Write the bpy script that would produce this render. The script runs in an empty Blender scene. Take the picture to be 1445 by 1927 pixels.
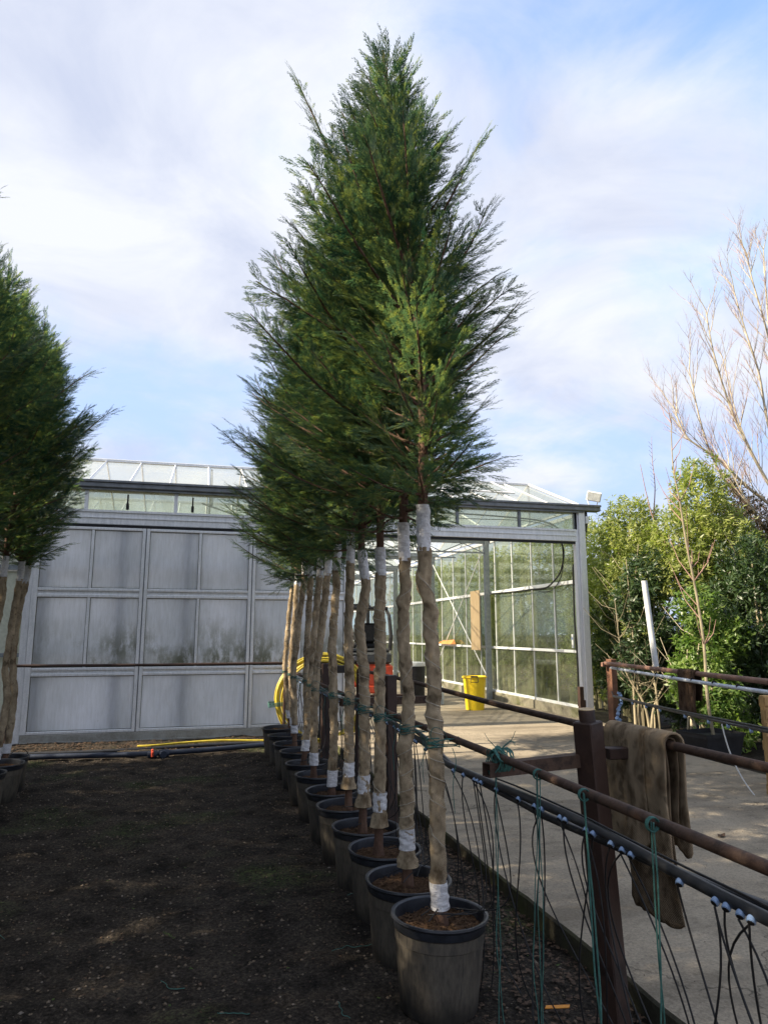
import bpy, math, random
import numpy as np
from mathutils import Vector

# ---------------------------------------------------------------- camera, sky, sun, exposure
S = bpy.context.scene
COL = S.collection
R = math.radians
cam_d = bpy.data.cameras.new('camera')
cam = bpy.data.objects.new('camera', cam_d); COL.objects.link(cam)
cam.location = (0, 0, 1.65)
cam.rotation_euler = (R(90 + 9.8), 0, -R(14.8))
cam_d.sensor_fit = 'VERTICAL'; cam_d.sensor_height = 24.0
cam_d.lens = 24.0 * 1315 / 1927
cam_d.clip_start = 0.05; cam_d.clip_end = 3000
S.camera = cam
S.render.resolution_x = 767; S.render.resolution_y = 1024
S.view_settings.view_transform = 'Standard'; S.view_settings.look = 'None'
S.view_settings.gamma = 1.0; S.view_settings.use_curve_mapping = False
S.view_settings.exposure = 1.32
S.render.engine = 'CYCLES'
S.cycles.transparent_max_bounces = 32
S.cycles.max_bounces = 8; S.cycles.diffuse_bounces = 3; S.cycles.glossy_bounces = 3
S.cycles.transmission_bounces = 6

SUN_EL = R(36.0); SUN_HEAD = R(-89.0)        # heading measured clockwise from +Y
sd = Vector((math.sin(SUN_HEAD) * math.cos(SUN_EL), math.cos(SUN_HEAD) * math.cos(SUN_EL), math.sin(SUN_EL)))
W = bpy.data.worlds.new('World'); S.world = W; W.use_nodes = True
nt = W.node_tree; nt.nodes.clear(); N = nt.nodes; LK = nt.links
out = N.new('ShaderNodeOutputWorld'); bg = N.new('ShaderNodeBackground')
sky = N.new('ShaderNodeTexSky'); sky.sky_type = 'NISHITA'; sky.sun_disc = False
sky.sun_elevation = SUN_EL; sky.sun_rotation = SUN_HEAD
sky.air_density = 1.0; sky.dust_density = 0.6; sky.ozone_density = 1.6
bg.inputs['Strength'].default_value = 0.125
tc = N.new('ShaderNodeTexCoord')
sep = N.new('ShaderNodeSeparateXYZ'); LK.new(tc.outputs['Generated'], sep.inputs[0])
def wmath(op, a, b=None, clamp=False):
    m = N.new('ShaderNodeMath'); m.operation = op; m.use_clamp = clamp
    for i, v in enumerate((a, b)):
        if v is None: continue
        if isinstance(v, (int, float)): m.inputs[i].default_value = v
        else: LK.new(v, m.inputs[i])
    return m.outputs[0]
# clouds lie on a flat layer: project the view direction on it
zz = wmath('MAXIMUM', sep.outputs[2], 0.0); zz = wmath('ADD', zz, 0.22)
cx = wmath('DIVIDE', sep.outputs[0], zz); cy = wmath('DIVIDE', sep.outputs[1], zz)
comb = N.new('ShaderNodeCombineXYZ'); LK.new(cx, comb.inputs[0]); LK.new(cy, comb.inputs[1])
comb.inputs[2].default_value = 3.1
def wnoise(scale, detail, rough, dist=0.0, off=(0, 0, 0)):
    mp = N.new('ShaderNodeMapping'); mp.inputs['Location'].default_value = off
    LK.new(comb.outputs[0], mp.inputs[0])
    n = N.new('ShaderNodeTexNoise'); n.inputs['Scale'].default_value = scale
    n.inputs['Detail'].default_value = detail; n.inputs['Roughness'].default_value = rough
    n.inputs['Distortion'].default_value = dist
    LK.new(mp.outputs[0], n.inputs['Vector']); return n.outputs['Fac']
n1 = wnoise(1.15, 9, 0.5, 0.25, (8.42, 3.22, 0)); n2 = wnoise(2.9, 8, 0.6, 0.5, (5, 2, 0))
cov = wmath('ADD', wmath('MULTIPLY', n1, 0.66), wmath('MULTIPLY', n2, 0.34))
cr = N.new('ShaderNodeMapRange'); cr.interpolation_type = 'SMOOTHSTEP'
cr.inputs['From Min'].default_value = 0.35; cr.inputs['From Max'].default_value = 0.56; cr.inputs['To Min'].default_value = 0.10
LK.new(cov, cr.inputs['Value'])
n3 = wnoise(2.3, 9, 0.58, 0.6, (9, 7, 0))
shade = N.new('ShaderNodeValToRGB')
shade.color_ramp.elements[0].position = 0.36; shade.color_ramp.elements[0].color = (2.15, 2.35, 2.95, 1)
shade.color_ramp.elements[1].position = 0.64; shade.color_ramp.elements[1].color = (3.05, 3.15, 3.45, 1)
LK.new(n3, shade.inputs[0])
skyc = N.new('ShaderNodeMixRGB'); skyc.blend_type = 'MULTIPLY'; skyc.inputs[0].default_value = 1.0
skyc.inputs[2].default_value = (1.25, 1.35, 1.45, 1)
LK.new(sky.outputs[0], skyc.inputs[1])
dk = N.new('ShaderNodeMixRGB'); dk.blend_type = 'DARKEN'; dk.inputs[0].default_value = 1.0; dk.inputs[2].default_value = (1.75, 2.45, 3.9, 1)
LK.new(skyc.outputs[0], dk.inputs[1])
mixc = N.new('ShaderNodeMixRGB'); LK.new(cr.outputs[0], mixc.inputs[0])
LK.new(dk.outputs[0], mixc.inputs[1]); LK.new(shade.outputs[0], mixc.inputs[2])
LK.new(mixc.outputs[0], bg.inputs['Color']); LK.new(bg.outputs[0], out.inputs['Surface'])

sun_d = bpy.data.lights.new('sun', 'SUN'); sun_d.energy = 5.0; sun_d.angle = R(0.55)
sun_d.color = (1.0, 0.86, 0.66)
sun = bpy.data.objects.new('sun', sun_d); COL.objects.link(sun)
sun.rotation_euler = sd.to_track_quat('Z', 'Y').to_euler()
sun.location = (-20, 0, 20)

rnd = random.Random(7)
# ---------------------------------------------------------------- object helpers
def tag(o, label=None, cat=None, group=None, kind=None):
    if label: o['label'] = label
    if cat: o['category'] = cat
    if group: o['group'] = group
    if kind: o['kind'] = kind
    return o
def empty(name, loc=(0, 0, 0), rz=0, label=None, cat=None, group=None):
    o = bpy.data.objects.new(name, None); COL.objects.link(o)
    o.location = loc; o.rotation_euler = (0, 0, rz); o.empty_display_size = 0.2
    return tag(o, label, cat, group)
def link(name, mesh, parent=None, loc=(0, 0, 0), rot=(0, 0, 0)):
    o = bpy.data.objects.new(name, mesh); COL.objects.link(o)
    o.parent = parent; o.location = loc; o.rotation_euler = rot
    return o
def copy_tree(o, parent=None):
    c = o.copy(); COL.objects.link(c); c.parent = parent
    for ch in o.children: copy_tree(ch, c)
    return c
def npmesh(name, V, F, mat, smooth=False):
    """V (n,3) float, F (m,k) int, all faces of k corners"""
    me = bpy.data.meshes.new(name)
    V = np.asarray(V, dtype=np.float32); F = np.asarray(F, dtype=np.int32)
    m, k = F.shape
    me.vertices.add(len(V)); me.vertices.foreach_set('co', V.ravel())
    me.loops.add(m * k); me.loops.foreach_set('vertex_index', F.ravel())
    me.polygons.add(m); me.polygons.foreach_set('loop_start', np.arange(0, m * k, k, dtype=np.int32))
    try: me.polygons.foreach_set('loop_total', np.full(m, k, dtype=np.int32))
    except Exception: pass
    me.materials.append(mat)
    if smooth: me.polygons.foreach_set('use_smooth', np.ones(m, dtype=bool))
    me.update(calc_edges=True); me.validate()
    return me

class MB:
    def __init__(s): s.v = []; s.f = []; s.mi = []; s.m = 0
    def quad(s, a, b, c, d):
        n = len(s.v); s.v += [tuple(a), tuple(b), tuple(c), tuple(d)]; s.f.append((n, n+1, n+2, n+3)); s.mi.append(s.m)
    def box(s, x0, x1, y0, y1, z0, z1, bev=0.0):
        if bev <= 0:
            n = len(s.v)
            s.v += [(x0,y0,z0),(x1,y0,z0),(x1,y1,z0),(x0,y1,z0),(x0,y0,z1),(x1,y0,z1),(x1,y1,z1),(x0,y1,z1)]
            s.f += [(n,n+3,n+2,n+1),(n+4,n+5,n+6,n+7),(n,n+1,n+5,n+4),(n+1,n+2,n+6,n+5),(n+2,n+3,n+7,n+6),(n+3,n,n+4,n+7)]
            s.mi += [s.m]*6
        else:
            b = bev; n = len(s.v)
            def ring(z, o):
                return [(x0+o+b,y0+o,z),(x1-o-b,y0+o,z),(x1-o,y0+o+b,z),(x1-o,y1-o-b,z),(x1-o-b,y1-o,z),(x0+o+b,y1-o,z),(x0+o,y1-o-b,z),(x0+o,y0+o+b,z)]
            rs = [ring(z0,b), ring(z0+b,0), ring(z1-b,0), ring(z1,b)]
            for r_ in rs: s.v += r_
            s.f.append(tuple(n+7-i for i in range(8)))
            s.f.append(tuple(n+24+i for i in range(8)))
            s.mi += [s.m]*2
            for k in range(3):
                for i in range(8):
                    j = (i+1) % 8
                    s.f.append((n+k*8+i, n+k*8+j, n+k*8+8+j, n+k*8+8+i)); s.mi.append(s.m)
    def tube(s, P, r, n=8, caps=True, ry=None):
        P = [Vector(p) for p in P]; m = len(P)
        if isinstance(r, (int, float)): r = [r]*m
        base = len(s.v); prev = None
        for i in range(m):
            t = (P[min(i+1,m-1)] - P[max(i-1,0)])
            if t.length < 1e-9: t = Vector((0,0,1))
            t.normalize()
            if prev is None:
                a = Vector((0,0,1)) if abs(t.z) < .9 else Vector((1,0,0))
                u = t.cross(a).normalized()
            else:
                u = (prev - t*prev.dot(t))
                if u.length < 1e-6: u = t.cross(Vector((0.3,.5,.8)))
                u.normalize()
            w = t.cross(u); prev = u
            for k in range(n):
                a = 2*math.pi*k/n
                s.v.append(tuple(P[i] + (u*math.cos(a) + w*math.sin(a))*r[i]))
        for i in range(m-1):
            for k in range(n):
                k2 = (k+1) % n
                s.f.append((base+i*n+k, base+i*n+k2, base+(i+1)*n+k2, base+(i+1)*n+k)); s.mi.append(s.m)
        if caps:
            s.f.append(tuple(base+n-1-k for k in range(n))); s.f.append(tuple(base+(m-1)*n+k for k in range(n))); s.mi += [s.m]*2
    def lathe(s, prof, n=32, c=(0,0,0), cap0=False, cap1=False, wob=None):
        base = len(s.v)
        for j, (r_, z) in enumerate(prof):
            for k in range(n):
                a = 2*math.pi*k/n; rr = r_*(1+(wob(a, j) if wob else 0))
                s.v.append((c[0]+rr*math.cos(a), c[1]+rr*math.sin(a), c[2]+z))
        for j in range(len(prof)-1):
            for k in range(n):
                k2 = (k+1) % n
                s.f.append((base+j*n+k, base+j*n+k2, base+(j+1)*n+k2, base+(j+1)*n+k)); s.mi.append(s.m)
        if cap0: s.f.append(tuple(base+n-1-k for k in range(n))); s.mi.append(s.m)
        if cap1: s.f.append(tuple(base+(len(prof)-1)*n+k for k in range(n))); s.mi.append(s.m)
    def mesh(s, name, mats, smooth=False):
        me = bpy.data.meshes.new(name); me.from_pydata(s.v, [], s.f)
        if not isinstance(mats, (list, tuple)): mats = [mats]
        for m in mats: me.materials.append(m)
        if len(mats) > 1: me.polygons.foreach_set('material_index', s.mi)
        me.update()
        if smooth:
            me.polygons.foreach_set('use_smooth', [True]*len(me.polygons))
            try: me.set_sharp_from_angle(angle=R(40))
            except Exception: pass
        return me
    def build(s, name, mats, parent=None, smooth=False, loc=(0,0,0), rot=(0,0,0)):
        return link(name, s.mesh(name, mats, smooth), parent, loc, rot)
def boxo(name, mat, parent, x0, x1, y0, y1, z0, z1, bev=0.0):
    b = MB(); b.box(x0,x1,y0,y1,z0,z1,bev); return b.build(name, mat, parent)
def bez(p0, p1, p2, p3, n=14):
    p0, p1, p2, p3 = map(Vector, (p0, p1, p2, p3)); o = []
    for i in range(n):
        t = i/(n-1); u = 1-t
        o.append(p0*u**3 + p1*3*u*u*t + p2*3*u*t*t + p3*t**3)
    return o
def spline(pts, k=6):
    pts = [Vector(p) for p in pts]; o = []
    for i in range(len(pts)-1):
        a = pts[max(i-1,0)]; b = pts[i]; c = pts[i+1]; d = pts[min(i+2,len(pts)-1)]
        for j in range(k):
            t = j/k
            o.append(0.5*((2*b)+(c-a)*t+(2*a-5*b+4*c-d)*t*t+(-a+3*b-3*c+d)*t**3))
    o.append(pts[-1]); return o
def vnoise(x, y, seed=0):
    x = np.asarray(x, float); y = np.asarray(y, float)
    xi = np.floor(x).astype(np.int64); yi = np.floor(y).astype(np.int64)
    xf = x-xi; yf = y-yi; xf = xf*xf*(3-2*xf); yf = yf*yf*(3-2*yf)
    def h(a, b):
        n = (a*374761393 + b*668265263 + seed*974711) & 0xffffffff
        n = ((n ^ (n >> 13))*1274126177) & 0xffffffff
        return ((n ^ (n >> 16)) & 0xffff)/65535.0
    return (h(xi,yi)*(1-xf)+h(xi+1,yi)*xf)*(1-yf)+(h(xi,yi+1)*(1-xf)+h(xi+1,yi+1)*xf)*yf - .5

# ---------------------------------------------------------------- materials
def nodes(name):
    m = bpy.data.materials.new(name); m.use_nodes = True
    t = m.node_tree; t.nodes.clear()
    o = t.nodes.new('ShaderNodeOutputMaterial'); return m, t, o
def tex(t, kind, scale, coord='Object', detail=6, rough=.6, stretch=None, dist=0, feature=None):
    c = t.nodes.new('ShaderNodeTexCoord'); v = c.outputs[coord]
    if stretch:
        mp = t.nodes.new('ShaderNodeMapping'); mp.inputs['Scale'].default_value = stretch
        t.links.new(v, mp.inputs[0]); v = mp.outputs[0]
    n = t.nodes.new('ShaderNodeTex'+kind)
    if 'Scale' in n.inputs: n.inputs['Scale'].default_value = scale
    if kind == 'Noise':
        n.inputs['Detail'].default_value = detail; n.inputs['Roughness'].default_value = rough; n.inputs['Distortion'].default_value = dist
    if feature: n.feature = feature
    t.links.new(v, n.inputs['Vector']); return n
def ramp(t, src, stops):
    r_ = t.nodes.new('ShaderNodeValToRGB'); e = r_.color_ramp.elements
    while len(e) > 1: e.remove(e[-1])
    for i, (p, c) in enumerate(stops):
        k = e[0] if i == 0 else e.new(p)
        k.position = p; k.color = (*c, 1) if len(c) == 3 else c
    t.links.new(src, r_.inputs[0]); return r_.outputs[0]
def mixrgb(t, fac, a, b, mode='MIX'):
    m = t.nodes.new('ShaderNodeMixRGB'); m.blend_type = mode
    for i, v in enumerate((fac, a, b)):
        if isinstance(v, (int, float)): m.inputs[i].default_value = v
        elif isinstance(v, tuple): m.inputs[i].default_value = (*v, 1)
        else: t.links.new(v, m.inputs[i])
    return m.outputs[0]
def mth(t, op, a, b=0.0, clamp=False):
    m = t.nodes.new('ShaderNodeMath'); m.operation = op; m.use_clamp = clamp
    for i, v in enumerate((a, b)):
        if isinstance(v, (int, float)): m.inputs[i].default_value = v
        else: t.links.new(v, m.inputs[i])
    return m.outputs[0]
def bsdf(t, o, col, rough=.7, metal=0, spec=.3, bump=None, bs=.3, bd=.01):
    p = t.nodes.new('ShaderNodeBsdfPrincipled')
    if isinstance(col, tuple): p.inputs['Base Color'].default_value = (*col, 1)
    else: t.links.new(col, p.inputs['Base Color'])
    if isinstance(rough, (int, float)): p.inputs['Roughness'].default_value = rough
    else: t.links.new(rough, p.inputs['Roughness'])
    p.inputs['Metallic'].default_value = metal
    p.inputs['Specular IOR Level'].default_value = spec
    if bump is not None:
        b = t.nodes.new('ShaderNodeBump'); b.inputs['Strength'].default_value = bs; b.inputs['Distance'].default_value = bd
        t.links.new(bump, b.inputs['Height']); t.links.new(b.outputs[0], p.inputs['Normal'])
    if o is not None: t.links.new(p.outputs[0], o.inputs['Surface'])
    return p
def pm(name, a, b, scale=6, rough=.7, metal=0, spec=.3, bs=.3, bscale=60, bd=.004, stretch=None, c=None, coord='Object', lo=.35, hi=.65):
    m, t, o = nodes(name)
    n = tex(t, 'Noise', scale, coord, 8, .62, stretch)
    stops = [(lo, a), (hi, b)] if c is None else [(lo, a), ((lo+hi)/2, b), (hi, c)]
    col = ramp(t, n.outputs['Fac'], stops)
    fine = tex(t, 'Noise', bscale, coord, 5, .65)
    col = mixrgb(t, .25, col, ramp(t, fine.outputs['Fac'], [(.3, tuple(x*.5 for x in a)), (.7, tuple(min(1, x*1.25) for x in b))]))
    r_ = mth(t, 'ADD', mth(t, 'MULTIPLY', fine.outputs['Fac'], .3), rough-.15, True)
    bsdf(t, o, col, r_, metal, spec, fine.outputs['Fac'], bs, bd)
    return m

M = {}
M['alu'] = pm('weathered_aluminium', (.66,.68,.69), (.86,.87,.88), 9, .5, .1, .5, .15, 90, stretch=(3,3,.6))
M['alu_white'] = pm('bright_aluminium', (.70,.72,.74), (.86,.87,.88), 9, .45, .05, .5, .12, 90, stretch=(3,3,.6))
M['alu_dark'] = pm('grey_gutter_metal', (.12,.13,.14), (.22,.235,.25), 9, .5, .3, .5, .2, 60)
M['steel'] = pm('galvanised_steel', (.20,.23,.25), (.34,.37,.39), 14, .5, .4, .4, .15, 60)
M['rust'] = pm('rusty_pipe', (.028,.019,.015), (.085,.052,.037), 18, .75, .1, .3, .5, 150, c=(.055,.030,.021))
M['brown_paint'] = pm('brown_painted_steel', (.019,.012,.010), (.050,.028,.021), 5, .55, 0, .35, .35, 60, c=(.032,.018,.014))
M['black_pipe'] = pm('black_polythene', (.012,.013,.016), (.03,.032,.037), 20, .42, 0, .5, .1, 90)
M['navy_pipe'] = pm('dark_blue_pipe', (.012,.018,.035), (.03,.04,.065), 8, .42, 0, .5, .1, 60)
M['blue'] = pm('pale_blue_plastic', (.16,.26,.45), (.27,.38,.56), 30, .4, 0, .5, .05, 90)
M['rubber'] = pm('black_rubber', (.01,.01,.011), (.022,.022,.024), 20, .6, 0, .3, .2, 90)
M['blackpl'] = pm('black_plastic', (.012,.012,.014), (.03,.03,.034), 7, .5, 0, .4, .2, 90)
M['yellow'] = pm('yellow_plastic', (.90,.60,.02), (.95,.68,.03), 6, .45, 0, .4, .1, 40)
M['hose'] = pm('yellow_hose', (.36,.28,.025), (.56,.45,.05), 12, .5, 0, .4, .2, 60)
M['red'] = pm('red_orange_paint', (.55,.06,.025), (.72,.10,.04), 6, .5, 0, .4, .1, 60)
M['darkgrey'] = pm('dark_grey_cast', (.035,.037,.04), (.07,.075,.08), 8, .5, 0, .4, .2, 60)
M['white'] = pm('white_plastic', (.60,.62,.62), (.78,.79,.78), 10, .5, 0, .4, .1, 60)
M['film'] = pm('white_wrapping_film', (.50,.49,.50), (.80,.80,.82), 45, .38, 0, .5, 1.0, 55, .01, stretch=(1,1,3))
M['wood'] = pm('pale_plywood', (.42,.30,.17), (.60,.46,.28), 7, .7, 0, .2, .2, 60, stretch=(3,3,.4))
M['pallet'] = pm('pallet_wood', (.32,.19,.08), (.55,.36,.16), 7, .75, 0, .2, .4, 60, stretch=(3,3,.5))
M['twine'] = pm('teal_twine', (.030,.10,.088), (.060,.17,.145), 60, .75, 0, .3, .5, 300)
M['string'] = pm('jute_string', (.40,.35,.27), (.56,.50,.40), 60, .85, 0, .2, .5, 300)
M['bark'] = pm('red_brown_bark', (.07,.04,.028), (.16,.095,.065), 22, .85, 0, .2, .8, 60, .006, stretch=(1,1,.3))
M['palebark'] = pm('pale_bark', (.34,.29,.20), (.60,.53,.40), 14, .8, 0, .2, .5, 50, stretch=(1,1,.5))
M['graybark'] = pm('grey_green_bark', (.17,.15,.10), (.36,.31,.21), 10, .85, 0, .2, .6, 40, stretch=(1,1,.4))
M['twig'] = pm('reddish_twigs', (.26,.15,.13), (.42,.27,.22), 14, .8, 0, .2, .2, 50)
M['orange'] = pm('orange_plastic', (.75,.26,.02), (.85,.35,.05), 14, .5, 0, .4, .1, 50)
M['paper'] = pm('pale_scrap', (.38,.44,.46), (.55,.60,.60), 14, .7, 0, .3, .1, 50)
M['cream'] = pm('whitewashed_glass', (.55,.58,.46), (.68,.70,.58), 3, .6, 0, .3, .1, 20)

def burlap(name, a, b, scale=1.0):
    m, t, o = nodes(name)
    n = tex(t, 'Noise', 11, 'Object', 7, .65, (1,1,.6)); n2 = tex(t, 'Noise', 34, 'Object', 5, .7)
    col = ramp(t, n.outputs['Fac'], [(.36, tuple(x*.62 for x in a)), (.5, tuple((x+y)/2 for x, y in zip(a,b))), (.64, b)])
    col = mixrgb(t, .35, col, ramp(t, n2.outputs['Fac'], [(.32, tuple(x*.4 for x in a)), (.6, b)]))
    def wave(s, dirv):
        c = t.nodes.new('ShaderNodeTexCoord'); mp = t.nodes.new('ShaderNodeMapping'); mp.inputs['Rotation'].default_value = dirv
        t.links.new(c.outputs['Object'], mp.inputs[0])
        w = t.nodes.new('ShaderNodeTexWave'); w.inputs['Scale'].default_value = s; w.inputs['Distortion'].default_value = 1.5
        w.inputs['Detail'].default_value = 2; t.links.new(mp.outputs[0], w.inputs['Vector']); return w.outputs['Fac']
    w1 = wave(70*scale, (0, .8, .6)); w2 = wave(70*scale, (0, -.8, .6))
    ww = mth(t, 'MAXIMUM', w1, w2)
    col = mixrgb(t, .45, col, mixrgb(t, ww, tuple(x*.45 for x in a), tuple(min(1, x*1.15) for x in b)))
    sp = ramp(t, n.outputs['Fac'], [(.34, (.50,.46,.42)), (.48, (.92,.92,.92)), (.66, (1.12,1.12,1.12))])
    col = mixrgb(t, 1.0, col, sp, 'MULTIPLY')
    n4 = tex(t, 'Noise', 16, 'Object', 2, .5)
    col = mixrgb(t, mth(t, 'MULTIPLY', ramp(t, n4.outputs['Fac'], [(.60, (0,0,0)), (.68, (1,1,1))]), .55), col, tuple(x*.35 for x in a))
    h = mth(t, 'ADD', mth(t, 'MULTIPLY', ww, .5), n2.outputs['Fac'])
    p = bsdf(t, o, col, .92, 0, .1, h, .9, .008)
    return m
M['burlap'] = burlap('burlap_wrap', (.24,.18,.11), (.57,.45,.30))
M['sack'] = burlap('old_brown_burlap', (.15,.11,.07), (.42,.32,.21), .8)
M['sack_shaded'] = burlap('shaded_brown_burlap', (.075,.054,.034), (.23,.17,.11), .8)  # darker copy of the sack cloth; shade below the outer fold painted in
M['sack_dark'] = burlap('dark_brown_burlap', (.05,.028,.018), (.11,.07,.045), .8)

def foliage(name, a, b, tip, trans=.25, s1=2.2, s2=22, ro=.62, sp=.25, tm=(1.5,1.75,.8)):
    m, t, o = nodes(name)
    n = tex(t, 'Noise', s1, 'Object', 4, .55); n2 = tex(t, 'Noise', s2, 'Object', 3, .6)
    c = ramp(t, n.outputs['Fac'], [(.36, a), (.66, b)])
    c = mixrgb(t, mth(t, 'MULTIPLY', ramp(t, n2.outputs['Fac'], [(.48, (0,0,0)), (.72, (1,1,1))]), .6), c, tip)
    p = bsdf(t, None, c, ro, 0, sp)
    tr = t.nodes.new('ShaderNodeBsdfTranslucent'); t.links.new(mixrgb(t, 1.0, c, tm, 'MULTIPLY'), tr.inputs['Color'])
    mx = t.nodes.new('ShaderNodeMixShader'); mx.inputs[0].default_value = trans
    t.links.new(p.outputs[0], mx.inputs[1]); t.links.new(tr.outputs[0], mx.inputs[2]); t.links.new(mx.outputs[0], o.inputs['Surface'])
    return m
M['cypress'] = foliage('cypress_sprays', (.017,.052,.047), (.064,.115,.078), (.30,.33,.09), .48, 2.6, 20, .6, .25, (2.2,2.15,1.1))
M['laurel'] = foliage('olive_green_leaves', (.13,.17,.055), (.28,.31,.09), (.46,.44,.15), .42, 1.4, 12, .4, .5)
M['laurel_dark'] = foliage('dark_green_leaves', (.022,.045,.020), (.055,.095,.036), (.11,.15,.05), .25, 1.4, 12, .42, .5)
M['laurel_bright'] = foliage('fresh_green_leaves', (.08,.15,.035), (.17,.25,.06), (.30,.34,.09), .38, 1.8, 12, .4, .5)
M['rustleaf'] = foliage('brown_green_leaves', (.05,.05,.025), (.13,.09,.045), (.20,.12,.06), .2, 1.6, 12)

def soilmat():
    m, t, o = nodes('dark_soil')
    n = tex(t, 'Noise', 3.5, 'Object', 9, .65); f = tex(t, 'Noise', 55, 'Object', 6, .7)
    v = tex(t, 'Voronoi', 48, 'Object')
    big = tex(t, 'Noise', .55, 'Object', 5, .55)
    c = ramp(t, n.outputs['Fac'], [(.34, (.014,.012,.010)), (.52, (.042,.035,.028)), (.70, (.062,.052,.041))])
    c = mixrgb(t, 1.0, c, ramp(t, f.outputs['Fac'], [(.36, (.35,.35,.35)), (.52, (1,1,1)), (.66, (2.1,2.0,1.9))]), 'MULTIPLY')
    moss = ramp(t, big.outputs['Fac'], [(.53, (0,0,0)), (.62, (1,1,1))])
    mm = mth(t, 'MULTIPLY', moss, ramp(t, f.outputs['Fac'], [(.45, (0,0,0)), (.62, (1,1,1))]))
    c = mixrgb(t, mth(t, 'MULTIPLY', mm, .85), c, (.06,.095,.025))
    chips = ramp(t, v.outputs['Color'], [(.80, (0,0,0)), (.90, (1,1,1))])
    near = ramp(t, v.outputs['Distance'], [(.18, (1,1,1)), (.35, (0,0,0))])
    c = mixrgb(t, mth(t, 'MULTIPLY', mth(t, 'MULTIPLY', chips, near), .7), c, (.13,.10,.065))
    h = mth(t, 'ADD', f.outputs['Fac'], mth(t, 'MULTIPLY', mth(t, 'MULTIPLY', chips, near), .5))
    bsdf(t, o, c, .95, 0, .12, h, .9, .02)
    return m
M['soil'] = soilmat()
def concretemat(name, a, b, moss=0.0):
    m, t, o = nodes(name)
    n = tex(t, 'Noise', 1.3, 'Object', 8, .6); f = tex(t, 'Noise', 60, 'Object', 7, .8); g = tex(t, 'Noise', 7, 'Object', 6, .7)
    v = tex(t, 'Voronoi', 120, 'Object')
    c = ramp(t, n.outputs['Fac'], [(.32, a), (.68, b)])
    c = mixrgb(t, .5, c, ramp(t, f.outputs['Fac'], [(.32, tuple(x*.30 for x in a)), (.55, b), (.75, tuple(min(1,x*1.5) for x in b))]))
    c = mixrgb(t, mth(t, 'MULTIPLY', ramp(t, g.outputs['Fac'], [(.52, (0,0,0)), (.70, (1,1,1))]), .55), c, tuple(x*.45 for x in a))
    st = tex(t, 'Noise', .9, 'Object', 6, .6, (.5,1.6,1))
    c = mixrgb(t, mth(t, 'MULTIPLY', ramp(t, st.outputs['Fac'], [(.50, (0,0,0)), (.60, (1,1,1))]), .5), c, tuple(x*.5 for x in a))
    if moss > 0:
        mo = tex(t, 'Noise', 2.2, 'Object', 7, .65)
        c = mixrgb(t, mth(t, 'MULTIPLY', ramp(t, mo.outputs['Fac'], [(.45, (0,0,0)), (.62, (1,1,1))]), moss), c, (.10,.11,.035))
    vc = tex(t, 'Voronoi', .42, 'Object', feature='DISTANCE_TO_EDGE'); wn = tex(t, 'Noise', 3, 'Object', 5, .6)
    cd = t.nodes.new('ShaderNodeTexCoord'); av = t.nodes.new('ShaderNodeVectorMath'); av.operation = 'ADD'
    sc_ = t.nodes.new('ShaderNodeVectorMath'); sc_.operation = 'SCALE'; sc_.inputs['Scale'].default_value = .5
    t.links.new(wn.outputs['Color'], sc_.inputs[0]); t.links.new(cd.outputs['Object'], av.inputs[0]); t.links.new(sc_.outputs[0], av.inputs[1]); t.links.new(av.outputs[0], vc.inputs['Vector'])
    crk = ramp(t, vc.outputs['Distance'], [(.0, (1,1,1)), (.0035, (0,0,0))])
    c = mixrgb(t, mth(t, 'MULTIPLY', crk, .75), c, (.03,.027,.02))
    h = mth(t, 'ADD', f.outputs['Fac'], mth(t, 'MULTIPLY', g.outputs['Fac'], .7))
    bsdf(t, o, c, .9, 0, .2, h, .6, .006)
    return m
M['slab'] = concretemat('concrete_yard_surface', (.19,.16,.12), (.35,.30,.225))
M['plinth'] = concretemat('mossy_concrete', (.22,.20,.15), (.36,.33,.25), .7)
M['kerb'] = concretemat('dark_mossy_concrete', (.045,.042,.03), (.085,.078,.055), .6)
M['compost'] = pm('brown_compost', (.03,.016,.010), (.20,.12,.07), 55, .95, 0, .1, 1.0, 130, .02)
def potmat():
    m, t, o = nodes('dusty_black_pot')
    n = tex(t, 'Noise', 5, 'Object', 8, .65, (1.6,1.6,.7)); f = tex(t, 'Noise', 50, 'Object', 6, .7, (1.5,1.5,.35))
    st = tex(t, 'Noise', 9, 'Object', 4, .6, (2.6,2.6,.25))
    c = ramp(t, n.outputs['Fac'], [(.38, (.014,.016,.019)), (.50, (.082,.070,.054)), (.66, (.135,.115,.088))])
    c = mixrgb(t, .35, c, ramp(t, f.outputs['Fac'], [(.35, (.014,.015,.017)), (.7, (.15,.13,.10))]))
    c = mixrgb(t, mth(t, 'MULTIPLY', ramp(t, st.outputs['Fac'], [(.56, (0,0,0)), (.66, (1,1,1))]), .7), c, (.014,.016,.021))
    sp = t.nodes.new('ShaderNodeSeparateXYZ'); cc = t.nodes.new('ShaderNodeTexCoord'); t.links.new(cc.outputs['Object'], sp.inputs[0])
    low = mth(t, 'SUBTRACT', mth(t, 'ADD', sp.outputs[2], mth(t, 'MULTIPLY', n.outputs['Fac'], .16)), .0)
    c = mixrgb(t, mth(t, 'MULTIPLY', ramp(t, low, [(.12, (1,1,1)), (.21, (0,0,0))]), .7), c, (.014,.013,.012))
    bsdf(t, o, c, .62, 0, .35, f.outputs['Fac'], .25, .003)
    return m
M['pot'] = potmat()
M['potrim'] = pm('black_pot_rim', (.010,.012,.016), (.034,.038,.048), 9, .40, 0, .5, .2, 60)

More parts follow.
